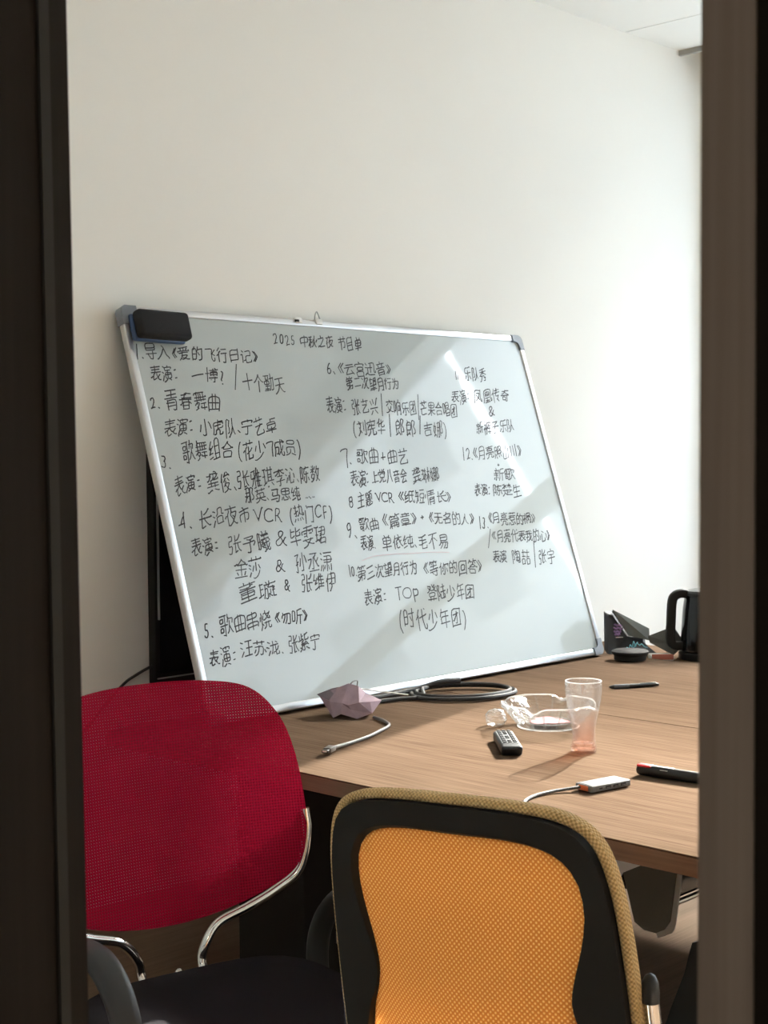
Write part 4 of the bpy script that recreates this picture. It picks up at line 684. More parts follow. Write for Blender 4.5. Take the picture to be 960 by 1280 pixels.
# unseen buildings, added to cut the sun and shape the whiteboard reflection
def block(name, label, x0, x1, y0, y1, z1, rz=0., org=(0, 0), m_=None):
    t = thing(name, label, 'building', (*org, 0), rz)
    B().box((x0, y0, -20), (x1, y1, z1)).build('wall', m_ or CONC, t, 0)
    wm = B(); n = max(2, int((y1-y0)/3))
    for k in range(int((z1+4)/3.2)):
        for j in range(n):
            y = y0+(j+.5)*(y1-y0)/n; z = z1-1.8-3.2*k
            wm.box((x0-.03, y-.6, z-.8), (x0+.05, y+.6, z+.7))
    o = wm.build('window', mat('facade_glass', (.10, .12, .14), .15), t, 0); o['kind'] = 'stuff'
    return t
block('added_building', 'unseen low white building added outside the window to cut the sun and bounce daylight', 22, 34, -4.5, 30, 11.75, m_=CONCW)
ga = R(-33.3); gp = (3.35, 2.72)
block('added_building', 'unseen tall grey building left of the bright gap, shaped for the whiteboard reflection', 26, 38, .08, 8, 24, ga, gp)
block('added_building', 'unseen tall grey building right of the bright gap, shaped for the whiteboard reflection', 26, 38, -24.5, -.08, 24, ga, gp)
block('added_building', 'unseen long white building added outside the window to even out light on the wall', 26, 38, -70, -25, 14, ga, gp, m_=CONCW)

struct(B().box((5.2, -90, -9.1), (110, 90, -9)).build('ground', mat('paving', (.34, .33, .31), .9)))  # unseen ground, added to bounce sunlight up to the ceiling

# ================================================================== TABLE
TX0, TXS, TX1, TY0, TY1, TT = 1.922, 2.803, 3.635, .35, 2.70, .75
tb = thing('conference_table', 'brown wood veneer conference table under the whiteboard, a seam across its top', 'table', (2.8, 1.5, 0))
def tl(lo, hi): return tuple(a-b for a, b in zip(lo, (2.8, 1.5, 0))), tuple(a-b for a, b in zip(hi, (2.8, 1.5, 0)))
for a, b in ((TX0, TXS-.0022), (TXS+.0022, TX1)):
    tp = B().box(*tl((a, TY0, TT-.003), (b, TY1, TT)), .001, 1).build('tabletop', TABLE, tb)
    B().box(*tl((a, TY0, TT-.033), (b, TY1, TT-.003)), .001, 1).build('edge_band', TEDGE, tp)
B().box(*tl((TX0+.22, TY0+.12, .695), (TX1-.15, TY1-.12, TT-.0335))).build('under_frame', BLACKM, tb)
B().box(*tl((2.18, 2.34, 0), (3.35, 2.56, .695)), .004).build('pedestal', BLACKM, tb)
B().box(*tl((2.18, .40, 0), (3.35, .60, .695)), .004).build('pedestal', BLACKM, tb)
# sheet steel bracket under the near edge
pts = [(1.562, .696), (1.556, .60), (1.549, .578), (1.526, .498), (1.505, .487), (1.480, .487), (1.462, .497), (1.450, .515), (1.432, .640), (1.43, .696)]
mY = Matrix(((0, 0, 1, 2.25), (1, 0, 0, 0), (0, 1, 0, 0), (0, 0, 0, 1)))      # (y, z) outline extruded along x
br = B().prism(pts, .012, TZ((-2.8, -1.5, 0)) @ mY).build('bracket', DARKSTEEL, tb)
rim = B(); rim.sweep(smoothpath([(2.256, y-.0, z) for y, z in [(1.432, .690), (1.433, .64), (1.449, .515), (1.462, .495), (1.481, .485)]], 4), rrect(.016, .005, .001), up=Vector((1, 0, 0)))
bmesh.ops.translate(rim.bm, verts=rim.bm.verts[:], vec=(-2.8, -1.5, 0)); rim.build('bracket_edge', GREYSTEEL, br)
fl = B().prism([(1.568, .696), (1.568, .60), (1.566, .572), (1.562, .560), (1.557, .572), (1.550, .585), (1.459, .634), (1.42, .655), (1.42, .696)], .004, TZ((-2.8, -1.5, 0)) @ TZ((-.0045, 0, 0)) @ mY)
fl.build('bracket_flange', mat('lit_grey_steel', (.62, .63, .61), .5), br)  # paler than the plate: light on this face put into its colour
# cable tray with a chrome rail
tr = B(); tr.box(*tl((2.53, 1.625, .452), (3.15, 1.85, .505)), .004)
for x in (2.70, 3.05): tr.box(*tl((x, 1.76, .50), (x+.02, 1.78, .696)))
tr.build('cable_tray', GLOSSB, tb)
B().tube([(2.52-2.8, 1.62-1.5, .447), (3.16-2.8, 1.62-1.5, .447)], .006).build('tray_rail', CHROME, tb)


# flared steel foot under the table
fp = [(1.70, .0), (1.695, .02), (1.64, .10), (1.600, .20), (1.575, .27), (1.545, .345), (1.535, .385), (1.528, .408), (1.505, .418), (1.30, .422), (1.20, .50), (1.15, .69), (1.00, .69), (.95, .45), (.80, .1), (.78, .0)]
B().prism(fp, .03, TZ((-2.8, -1.5, 0)) @ TZ((.20, 0, 0)) @ mY).build('flared_leg', ARM, tb)

# side cabinet between table and window
cb = thing('side_cabinet', 'narrow dark wood cabinet behind the conference table end, carrying kettle and black bag, body added to shade the floor', 'cabinet', (4.1, 2.4, 0))
B().box((-.45, -1.21, .70), (-.13, .40, .735), .002).build('cabinet_top', TABLE, cb)
B().box((-.44, -1.20, .36), (-.14, .39, .70), .003).build('body', SKIRT, cb)  # body added and sized to keep window light off the floor
for x in (-.42, -.16):
    for y in (-1.17, .36): B().box((x-.015, y-.015, 0), (x+.015, y+.015, .36), .002).build('leg', BLACKM, cb)
for y in (-.95, -.40, .15): B().box((-.446, y-.22, .38), (-.44, y+.20, .68), .001).build('door', SKIRT, cb)

# ================================================================== TELEVISION behind the board
tv = thing('television', 'black flat television on the wall, mostly behind the whiteboard', 'television', (2.18, YW, .80))
B().box((0, -.030, 0), (1.22, -.002, .70), .003).build('housing', BLACKM, tv)
B().box((.014, -.0325, .03), (1.206, -.030, .686)).build('screen', GLOSSB, tv)
B().box((.004, -.0335, .016), (1.216, -.030, .019)).build('trim_line', GREYSTEEL, tv)
B().box((.008, -.036, .16), (.011, -.030, .52)).build('board_edge_reflection', ALU, tv)  # bright strip standing in for the whiteboard edge's reflection
tag(B().tube(smoothpath([(1.97, YW-.006, .70), (2.088, YW-.006, .802), (2.14, YW-.006, .83), (2.20, YW-.02, .856)]), .0035).build('cable', CABLEB), 'thin black cable running down the wall left of the television', 'cable')

# ================================================================== WHITEBOARD
TI = R(18.1); U = Vector((1, 0, 0)); V = Vector((0, math.sin(TI), math.cos(TI))); NN = Vector((0, -math.cos(TI), math.sin(TI)))
bm_ = Matrix((U, V, NN)).transposed().to_4x4(); bm_.translation = Vector((2.087, 2.5385, .7590))
wb = thing('whiteboard', 'large whiteboard covered in handwritten lines, leaning on the wall from the table', 'whiteboard', mtx=bm_)
BW, BH, FW = 1.50, 1.00, .018
B().box((.006, .006, -.016), (BW-.006, BH-.006, -.004)).build('panel', BOARD, wb)
for lo, hi in (((.03, 0, -.02), (BW-.03, FW, 0)), ((.03, BH-FW, -.02), (BW-.03, BH, 0)), ((0, .03, -.02), (FW, BH-.03, 0)), ((BW-FW, .03, -.02), (BW, BH-.03, 0))):
    f = B().box(lo, hi, .003, 3).build('frame_rail', ALU, wb)
def cornerpiece(cx, cy, sx, sy):
    L_, t_ = .046, .0205
    pts = [(-.002, .012), (.003, .003), (.012, -.002), (L_, -.002), (L_, t_), (t_+.006, t_), (t_, t_+.006), (t_, L_), (-.002, L_)]
    if sx*sy < 0: pts = pts[::-1]
    return B().prism([(cx+sx*x, cy+sy*y) for x, y in pts], .025, TZ((0, 0, -.0225)), .002).build('corner_cap', CORNER, wb)
cornerpiece(0, 0, 1, 1); cornerpiece(BW, 0, -1, 1); cornerpiece(0, BH, 1, -1); cornerpiece(BW, BH, -1, -1)

GLYPHS = {}
for text, *_ in WRITING:
    for c in text:
        if c not in GLYPHS: GLYPHS[c] = STROKES[len(GLYPHS)]
NOB = {'7': [[(.02, .62), (.12, .68), (.55, .70), (.50, .40), (.45, -.05)]], '.': [[(.1, .02), (.16, -.03)]], ':': [[(.15, .16), (.30, .17)], [(.15, .52), (.30, .54)]], '1': [[(.28, .74), (.24, -.02)]], '/': [[(.1, -.1), (.4, .85)]],
       '一': [[(.08, .36), (.5, .40), (.9, .42)]], '、': [[(.05, .12), (.18, -.02)]]}
def glyph(c):
    if c in NOB: return NOB[c]
    (lx, ly, hx, hy), *s_ = GLYPHS[c]; N_ = 120
    sc = (N_-8)/max(hx-lx, hy-ly, .05); cx, cy = (lx+hx)/2, (ly+hy)/2
    return [[((w_[i]/63*N_-60)/sc+cx, (w_[i+1]/63*N_-60)/sc+cy) for i in range(0, len(w_), 2)] for w_ in s_]
def adv(c):
    if ord(c) > 0x3000 and c not in '《》、': return 1.0
    if c in '《》': return .55
    return {'、': .4, '.': .3, ':': .5, '(': .4, ')': .4, '/': .5, '?': .6, '+': .7, '&': .8, '1': .35}.get(c, .66)
def ribbon(b, pts, w_, z):
    for p, q in zip(pts, pts[1:]):
        d = q-p
        if d.length < 1e-6: continue
        d.normalize(); n = Vector((-d.y, d.x))*w_/2; e = d*w_*.35
        a = [p-e+n, p-e-n, q+e-n, q+e+n]
        vs_ = [b.bm.verts.new((v.x, v.y, z)) for v in a]; b.bm.faces.new(vs_)
rnd = random.Random(11)
for text, x0, y0, x1, y1, ux, uy in WRITING:
    b = B(); P0 = Vector((x0, y0))/1000; P1 = Vector((x1, y1))/1000; UP = Vector((ux, uy))/1000
    A = sum(adv(c) for c in text); e = (P1-P0)/A; cur = 0
    tall = all(c in '/&+()' for c in text)
    for c in text:
        a = adv(c); g = glyph(c); wide = ord(c) > 0x3000 and c not in '《》'
        cx = .5 if a == 1. else (.25 if c == '》' else .75 if c == '《' else None)
        if cx is None:
            xs = [p[0] for st in g for p in st]; cx = (min(xs)+max(xs))/2
        th = rnd.uniform(-.10, .06); kx = rnd.uniform(.88, 1.04); ky = rnd.uniform(.95, 1.2); oy = rnd.uniform(-.05, .05)
        ym = .35 if not wide else .385
        if c in '.:、': ym = .35
        hf = 1.12 if wide else (1.0 if c in '《》' else 1.15)
        if c in '《》': ky *= .8
        wob = [rnd.uniform(-1, 1) for _ in range(6)]
        for st in g:
            jx, jy = rnd.uniform(-.045, .045), rnd.uniform(-.045, .045)
            pts = []
            for (x, y) in st:
                X = (x-cx)*kx*1.04+jx+.03*wob[0]*math.sin(5*y+wob[1]*3)+rnd.uniform(-.012, .012)
                Y = (y-ym)*ky+jy+oy+.03*wob[2]*math.sin(5*x+wob[3]*3)+.15*(x-cx)+rnd.uniform(-.012, .012)
                X, Y = X-th*Y, Y+th*X
                p = P0+e*(cur+a/2+X*(1 if wide else 1.))+UP*Y*hf
                pts.append(p)
            if len(pts) > 2: pts = [Vector(p[:2]) for p in smoothpath([(p.x, p.y, 0) for p in pts], 3)]
            ribbon(b, pts, .0029*rnd.uniform(.85, 1.2), -.0036)
        cur += a
    b.uv = True; b.build('handwriting', INK, wb, 0)
b = B(); ribbon(b, [Vector(p[:2]) for p in smoothpath([(.596, .342, 0), (.643, .351, 0), (.72, .352, 0), (.782, .350, 0), (.86, .349, 0), (.934, .344, 0)], 5)], .0014, -.0036)
b.uv = True; b.build('underline', PINK, wb, 0)['label'] = 'faint pink curved underline'

def on_board(o, u, v, z=0., rz=0.):
    o.matrix_world = bm_ @ TZ((u, v, z)) @ Matrix.Rotation(rz, 4, 'Z')
er = thing('board_eraser', 'black felt eraser with blue back stuck at the whiteboard top left', 'eraser'); on_board(er, .088, .9430, .0006, R(-1))
B().box((-.076, -.035, 0), (.076, .032, .014), .006, 3).build('magnet_back', BLUEP, er)
B().box((-.074, -.034, .014), (.076, .034, .044), .009, 4).build('felt_pad', FELT, er)
for u, lab, wire in ((.567, 'small clear clip on the top rail of the whiteboard, lying flat', 0), (.641, 'small clear clip on the top rail of the whiteboard, wire loop raised', 1)):
    c = thing('board_clip', lab, 'clip', group=None); on_board(c, u, BH, 0)
    B().box((-.012, -.012, -.021), (.012, .004, .004), .002).build('clip_body', WHITEP, c)
    if wire: B().tube(smoothpath([(-.012, .002, 0), (-.008, .012, 0), (.0, .024, 0), (.004, .022, 0), (.008, .003, 0)]), .0016, 6).build('wire_loop', GREYSTEEL, c)
    else: B().box((-.016, -.010, .003), (-.002, -.004, .007), .001).build('clip_lever', BLACKM, c)

# ================================================================== CHAIRS
def outline(half, k=6):
    pts = [Vector((x, 0, z)) for x, z in half]
    full = pts + [Vector((-p.x, 0, p.z)) for p in reversed(pts[1:-1])] if abs(half[-1][0]) < 1e-6 else pts + [Vector((-p.x, 0, p.z)) for p in reversed(pts[1:])]
    return smoothpath(full, k, True)
def curved(x, z, curve, tilt, y0, z0):
    """a point of the back: x across, z up the back; sides come forward, the whole leans back"""
    y = -curve*x*x
    return Vector((x, y0+y*math.cos(tilt)+z*math.sin(tilt), z0+z*math.cos(tilt)))
def skin(name, ring, cz, m_, parent, f, thick=.004, rings=12):
    """fills an outline with a curved cloth"""
    bm = bmesh.new(); uvl = bm.loops.layers.uv.new('UVMap'); n = len(ring); lo = []; co = {}
    for j in range(rings+1):
        t = j/rings; row = []
        for p in ring:
            x, z = p.x*t, cz+(p.z-cz)*t; v = bm.verts.new(f(x, z)); co[v] = (x, z); row.append(v)
            if j == 0: break
        lo.append(row)
    for j in range(rings):
        a, b_ = lo[j], lo[j+1]
        for i in range(n):
            fs = (a[0], b_[i], b_[(i+1) % n]) if j == 0 else (a[i], b_[i], b_[(i+1) % n], a[(i+1) % n])
            fc = bm.faces.new(fs)
            for l in fc.loops: l[uvl].uv = co[l.vert]
    me = bpy.data.meshes.new(name); bm.to_mesh(me); bm.free(); me.materials.append(m_); me.shade_smooth()
    o = bpy.data.objects.new(name, me); COL.objects.link(o); o.parent = parent
    return o
def add_arm(t, side, w_=.265, shift=0.):
    P = smoothpath([(side*(w_-.05), .13, .43), (side*(w_-.01), .185, .44), (side*w_, .215, .50), (side*(w_+.004), .195, .60), (side*(w_+.004), .12, .665), (side*(w_+.002), .0, .680), (side*(w_), -.10, .672), (side*w_, -.175, .635),
                    (side*(w_-.002), -.20, .56), (side*(w_-.01), -.175, .47), (side*(w_-.05), -.13, .43)], 6)
    return B().sweep(P, rrect(.046, .022, .009, 3), up=Vector((0, .02, .56)) if False else None).build('armrest', ARM, t, 50)
def arm_loop(t, side, w_=.274):
    path = [(.13, .362), (.19, .366), (.232, .405), (.228, .48), (.17, .555), (.05, .620), (-.10, .648), (-.185, .615), (-.218, .54), (-.195, .42), (-.13, .365)]
    sp = smoothpath([(0, y, z) for y, z in path], 6); b = B(); rings = []
    n = len(sp)
    for i, p in enumerate(sp):
        tn = (sp[min(i+1, n-1)]-sp[max(i-1, 0)]).normalized(); nr = Vector((0, -tn.z, tn.y))
        out_ = side*(w_+.012+.008*math.sin(math.pi*i/(n-1)))
        if i < 5: out_ -= side*.09*(1-i/5)
        if i > n-6: out_ -= side*.09*(1-(n-1-i)/5)
        wd = .024+.010*math.sin(math.pi*i/(n-1))
        rings.append([b.bm.verts.new(Vector((out_+a*wd/.024, p.y, p.z))+nr*c) for a, c in rrect(.034, .024, .010, 3)])
    m_ = len(rings[0])
    for p, q in zip(rings, rings[1:]):
        for j in range(m_): b.bm.faces.new((p[j], p[(j+1) % m_], q[(j+1) % m_], q[j]))
    b.bm.faces.new(rings[0][::-1]); b.bm.faces.new(rings[-1])
    return b.build('armrest', ARM, t, 50)
def seat_and_base(t, mm=SEATF, y0=-.25, y1=.24):
    bm = bmesh.new(); b = B(); n = 40
    def sq(a, r, hx, hy):
        c, s_ = math.cos(a), math.sin(a); k = (abs(c)**4+abs(s_)**4)**-.25
        return hx*r*c*k, hy*r*s_*k
    rings = []
    for r, z in ((.05, .470), (.4, .472), (.75, .474), (.90, .470), (.97, .458), (1, .440), (.985, .418), (.93, .405), (.5, .400), (.05, .400)):
        ring = []
        for i in range(n):
            x, y = sq(2*math.pi*i/n, r, .245, (y1-y0)/2)
            dip = -.012*max(0, 1-(x/.2)**2) if z > .45 and r < .9 else 0
            ring.append(b.bm.verts.new((x, y+(y0+y1)/2, z+dip-.02*max(0, -y/.25-.7)*2)))
        rings.append(ring)
    for p, q in zip(rings, rings[1:]):
        for i in range(n): b.bm.faces.new((p[i], p[(i+1) % n], q[(i+1) % n], q[i]))
    b.bm.faces.new(rings[0][::-1]); b.bm.faces.new(rings[-1])
    b.build('seat', mm, t, 60)
    B().box((-.16, -.14, .372), (.16, .14, .40), .006).build('seat_plate', BLACKM, t)
    B().tube([(0, 0, .12), (0, 0, .375)], .026, 16).build('gas_column', BLACKM, t)
    for k in range(5):
        a = R(72*k+18); d = Vector((math.cos(a), math.sin(a), 0))
        leg = B().sweep([d*.02+Vector((0, 0, .115)), d*.15+Vector((0, 0, .105)), d*.29+Vector((0, 0, .078))], rrect(.045, .028, .008), scale=lambda q: 1.15-.4*q).build('leg', BLACKM, t)
        c = d*.285; sd = Vector((-d.y, d.x, 0)); cs = B()
        for s_ in (-1, 1):
            q = c+sd*.014*s_
            mt = TZ((q.x, q.y, .0265)) @ sd.to_track_quat('Z', 'Y').to_matrix().to_4x4()
            cs.lathe([(.02, -.008), (.026, -.006), (.026, .006), (.02, .008)], 18, mt)
        cs.tube([c+Vector((0, 0, .03)), c+Vector((0, 0, .072))], .007, 8)
        cs.build('caster', BLACKP, leg)

def red_chair(name, label, loc, rz, cloth, armz=True):
    t = thing(name, label, 'chair', (*loc, 0), rz)
    f = lambda x, z: curved(x, z, .55, R(10), .235, .50)
    half = [(0, .466), (.11, .461), (.185, .443), (.232, .395), (.256, .33), (.267, .24), (.264, .165), (.240, .112), (.178, .077), (.09, .052), (0, .044)]
    ring = outline(half, 6)
    sk = skin('backrest', ring, .25, cloth, t, f)
    B().tube([f(p.x, p.z) for p in ring], .0045, 8, True, up=Vector((0, 1, 0))).build('piping', cloth, sk)
    for s_ in (-1, 1):
        pts = [f(s_*.2695, .215)+Vector((0, .006, 0)), f(s_*.271, .17)+Vector((0, .010, 0)), f(s_*.252, .105)+Vector((0, .013, 0)), f(s_*.205, .072)+Vector((0, .014, 0)), f(s_*.15, .048)+Vector((0, .014, 0)),
               f(s_*.095, .028)+Vector((0, .016, 0)), f(s_*.066, -.005)+Vector((0, .016, 0)), Vector((s_*.058, .245, .46)), Vector((s_*.058, .20, .415)), Vector((s_*.058, .10, .405))]
        B().tube(smoothpath(pts, 6), .0085, 12).build('back_tube', CHROME, t)
    for s_ in (-1, 1): arm_loop(t, s_)
    seat_and_base(t)
    B().tube([(.02, .24, .445), (.02, .262, .45)], .008, 10).build('knob', CHROME, t)
    return t
red_chair('office_chair', 'office chair with a red mesh back and black seat, facing the camera', (1.527, 1.792), R(-12), REDM)

def yellow_chair(loc, rz):
    t = thing('office_chair', 'office chair with orange mesh back in a black frame with tan edge, seen from behind', 'chair', (*loc, 0), rz)
    f = lambda x, z: curved(x*.93, z-.05*x, .38, R(10), .25, .686)
    half = [(0, .270), (.10, .268), (.168, .258), (.204, .232), (.222, .18), (.230, .11), (.234, .03), (.236, -.07), (.232, -.17), (.22, -.245), (.12, -.275), (0, -.28)]
    inner = [(0, .226), (.09, .225), (.145, .213), (.174, .185), (.181, .145), (.174, .105), (.160, .062), (.153, .030), (.160, .000), (.178, -.035), (.190, -.085), (.190, -.15), (.14, -.215), (0, -.228)]
    ring = outline(half, 6); ri = outline(inner, 6)
    # black frame: ring plate between both outlines, resampled by angle
    def radial(poly, a, cz=0.):
        best = None; d = Vector((math.sin(a), math.cos(a)))
        n = len(poly)
        for i in range(n):
            p, q = poly[i], poly[(i+1) % n]; p2 = Vector((p.x, p.z-cz)); q2 = Vector((q.x, q.z-cz)); e = q2-p2
            den = d.x*e.y-d.y*e.x
            if abs(den) < 1e-12: continue
            tt = (p2.x*e.y-p2.y*e.x)/den; uu = (p2.x*d.y-p2.y*d.x)/den
            if tt > 0 and -1e-6 <= uu <= 1+1e-6: best = tt if best is None else max(best, tt)
        return d*best
    b = B(); N_ = 96; rr = []
    for i in range(N_):
        a = 2*math.pi*i/N_; o_, i_ = radial(ring, a)*.975, radial(ri, a)
        row = []
        for p, dy in ((o_, -.010), (o_, .016), (i_*1.02, .012), (i_, .004), (i_, -.010)):
            row.append(b.bm.verts.new(f(p.x, p.y)+Vector((0, dy, 0))))
        rr.append(row)
    for i in range(N_):
        p, q = rr[i], rr[(i+1) % N_]
        for j in range(5): b.bm.faces.new((p[j], q[j], q[(j+1) % 5], p[(j+1) % 5]))
    b.build('back_frame', BLACKM, t, 40)
    sk = skin('mesh_panel', outline([(x*1.03, z*1.02) for x, z in inner], 6), 0., ORANGEM, t, lambda x, z: f(x, z)+Vector((0, .0+.030*max(0, 1-(x/.19)**2)*max(0, 1-((z+.07)/.2)**2), 0)))
    # tan cloth edge with uv so the weave follows it
    bm = bmesh.new(); uvl = bm.loops.layers.uv.new('UVMap'); pr = rrect(.012, .021, .0055, 4); path = [f(p.x, p.z) for p in ring]; n = len(path); rings = []; L_ = 0; us = []
    for i in range(n):
        tn = (path[(i+1) % n]-path[i-1]).normalized(); yy = Vector((0, 1, 0)); yy = (yy-tn*yy.dot(tn)).normalized(); sd = tn.cross(yy)
        rings.append([bm.verts.new(path[i]+sd*a+yy*(c-.002)) for a, c in pr]); us.append(L_); L_ += (path[(i+1) % n]-path[i]).length
    us.append(L_); m_ = len(pr); vv = [0]
    for j in range(m_): vv.append(vv[-1]+math.dist(pr[j], pr[(j+1) % m_]))
    for i in range(n):
        for j in range(m_):
            fc = bm.faces.new((rings[i][j], rings[(i+1) % n][j], rings[(i+1) % n][(j+1) % m_], rings[i][(j+1) % m_]))
            for l, uv_ in zip(fc.loops, ((us[i], vv[j]), (us[i+1], vv[j]), (us[i+1], vv[j+1]), (us[i], vv[j+1]))): l[uvl].uv = uv_
    bmesh.ops.recalc_face_normals(bm, faces=bm.faces[:])
    me = bpy.data.meshes.new('edge_roll'); bm.to_mesh(me); bm.free(); me.materials.append(TANM); me.shade_smooth()
    o = bpy.data.objects.new('edge_roll', me); COL.objects.link(o); o.parent = t
    for s_ in (-1, 1):
        top = f(s_*.246, .050)+Vector((0, -.014, 0))
        pts = [top, f(s_*.248, -.02)+Vector((0, -.012, 0)), f(s_*.246, -.14)+Vector((0, -.008, 0)), f(s_*.20, -.255)+Vector((0, .014, 0)), Vector((s_*.12, .235, .42)), Vector((s_*.10, .14, .405))]
        B().tube(smoothpath(pts, 6), .0095, 12).build('back_tube', CHROME, t)
        B().lathe([(.0105, -.012), (.0108, .0), (.0095, .012), (.006, .019), (.001, .022)], 14, TZ(top)).build('tube_cap', BLACKP, t)
    seat_and_base(t)
    return t
yellow_chair((1.615, 1.188), R(96))

# ================================================================== THINGS ON THE TABLE
Z = TT
# tumbler: outer and inner wall of one glass
g = thing('drinking_glass', 'clear waisted drinking glass with rose tinted foot, in front of the ashtray', 'glass', (2.433, 1.773, Z))
outp = [(.0, .0), (.022, .0), (.0262, .003), (.0262, .012), (.0240, .020), (.0228, .032), (.0232, .046), (.0262, .064), (.0310, .085), (.0352, .105), (.0372, .124), (.0374, .140), (.0370, .146)]
inp = [(.0352, .146), (.0354, .139), (.0350, .122), (.0330, .104), (.0288, .085), (.0240, .064), (.0210, .046), (.0200, .030), (.0170, .020), (0.0001, .018)]
B().lathe([(r, z) for r, z in outp][1:] + inp, 64).build('bowl', TUMBLER, g, 60)
B().lathe([(.0200, .0192), (.0225, .006), (.0003, .004)], 40).build('foot', TUMBLERB, g, 50)
B().tube([Vector((.0361*math.cos(2*math.pi*i/48), .0361*math.sin(2*math.pi*i/48), .1455)) for i in range(48)], .0011, 6, True).build('rim', RIMG, g)
# crystal ashtray, eight-sided with notches
a_ = thing('ashtray', 'clear cut crystal ashtray with notched rim behind the drinking glass', 'ashtray', (2.604, 1.994, Z), R(20))
a_.scale = (1.25, 1.25, 1.08)
def notch(i, j, r, z, a):
    q = 1+.045*math.cos(8*a)*(z > .012)
    dip = (.010 if j in (4, 5, 6) else 0)*max(0, math.cos(4*a))**6
    if j in (4, 5, 6): q += .02*math.cos(16*a)
    return r*q, z-dip
B().lathe([(.050, 0), (.054, .004), (.064, .018), (.078, .038), (.086, .048), (.083, .052), (.077, .050), (.066, .036), (.052, .020), (.045, .011), (.0003, .010)], 96, None, notch).build('bowl', ASHG, a_, 25)
for k in range(16):
    a = 2*math.pi*(k+.5)/16; d = Vector((math.cos(a), math.sin(a), 0))
    B().tube([d*.053+Vector((0, 0, .006)), d*.068+Vector((0, 0, .026)), d*.083+Vector((0, 0, .047))], .0017, 6).build('cut_rib', ASHG, a_)
B().tube([Vector(((.083+.001*math.cos(8*a))*math.cos(a), (.083+.001*math.cos(8*a))*math.sin(a), .0505-.010*max(0, math.cos(4*a))**6)) for a in [2*math.pi*i/96 for i in range(96)]], .0014, 6, True).build('rim', RIMG, a_)
B().tube([Vector((.054*math.cos(a), .054*math.sin(a), .002)) for a in [2*math.pi*i/48 for i in range(48)]], .0014, 6, True).build('foot_ring', RIMG, a_)
rs = B().lathe([(.030, .0115), (.032, .0125), (.0003, .0135)], 24, None, lambda i, j, r, z, a: (r*(1+.2*math.sin(3*a)+.1*math.sin(7*a)), z)); rs.build('residue', ASHR, a_)
# clear film wrapper
fw = thing('clear_wrapper', 'crumpled clear plastic wrapper between the remote and the ashtray', 'wrapper', (2.535, 2.087, Z), R(30))
rw = random.Random(4); fb = B()
vals = [[rw.uniform(.75, 1.2) for _ in range(12)] for _ in range(7)]
fb.lathe([(.010, .0), (.019, .004), (.022, .014), (.0215, .024), (.017, .033), (.008, .037)], 12, None, lambda i, j, r, z, a: (r*vals[j][i], z*(1+.1*(vals[j][(i+3) % 12]-1)) if j else 0)).build('film', FILM, fw, 20)

# remote control
def along(p, q, z): 
    d = Vector((q[0]-p[0], q[1]-p[1], 0)); return d.length, math.atan2(d.y, d.x)
rm = thing('remote_control', 'black remote control with grey keys lying beside the ashtray', 'remote', (2.300, 1.851, Z), math.atan2(.122, .119))
prof = B().box((0, -.0215, 0), (.168, .0215, .021), .006, 4)
for v in prof.bm.verts:
    if v.co.z < .010 and v.co.x < .02: v.co.x += .008
prof.build('body', REMOTEP, rm)
B().box((.028, -.0175, .0205), (.160, .0175, .0218), .001).build('face_plate', KEYS, rm)
for ix in range(9):
    for iy in range(3):
        if ix in (2, 5) and iy == 1: continue
        x = .036+ix*.0145
        B().box((x, -.0145+iy*.0105, .0212), (x+.0095, -.0065+iy*.0105, .0238), .001, 1).build('key', REMOTEP, rm)

# usb hub
hx = Vector((.090, -.017, 0)); hl = hx.length+.006; ha = math.atan2(hx.y, hx.x)
hb = thing('usb_hub', 'slim silver hub with an orange end near the table edge', 'hub', (2.145, 1.545, Z), ha)
B().box((0, 0, .0015), (hl, .044, .0135), .0028, 3).build('body', HUBM, hb)
B().box((-.0012, .010, .003), (.0012, .034, .012), .0008).build('end_cap', ORANGEP, hb)
B().box((-.0006, .0005, .0035), (.0115, -.0006, .0118), .0002, 1).build('end_cap', ORANGEP, hb) if False else None
for i, (x, wd) in enumerate(((.018, .008), (.034, .0125), (.053, .0125), (.072, .0125))):
    pt = B().box((x, -.0006, .0055 if wd > .01 else .0062), (x+wd, .0008, .0108 if wd > .01 else .0092), .0003, 1).build('port', PORTM, hb)
    if wd > .01: B().box((x+.002, -.0009, .0062), (x+wd-.002, -.0004, .0078)).build('port_tongue', HUBM, pt)
for x in (.004, hl-.009): B().box((x, .006, .0134), (x+.003, .038, .0139), .0005).build('slot', PORTM, hb)
cbw = smoothpath([(2.158, 1.571, Z+.009), (2.142, 1.580, Z+.007), (2.108, 1.600, Z+.004), (2.06, 1.606, Z+.0035), (2.015, 1.594, Z+.0035), (1.975, 1.566, Z+.0035), (1.935, 1.548, Z+.0034), (1.920, 1.543, Z+.0045), (1.911, 1.540, Z-.006), (1.910, 1.535, Z-.04), (1.908, 1.53, Z-.16)], 6)
tag(B().tube(cbw, .0030, 8).build('hub_cable', BRAID), 'pale braided cable leaving the silver hub over the table edge', 'cable')

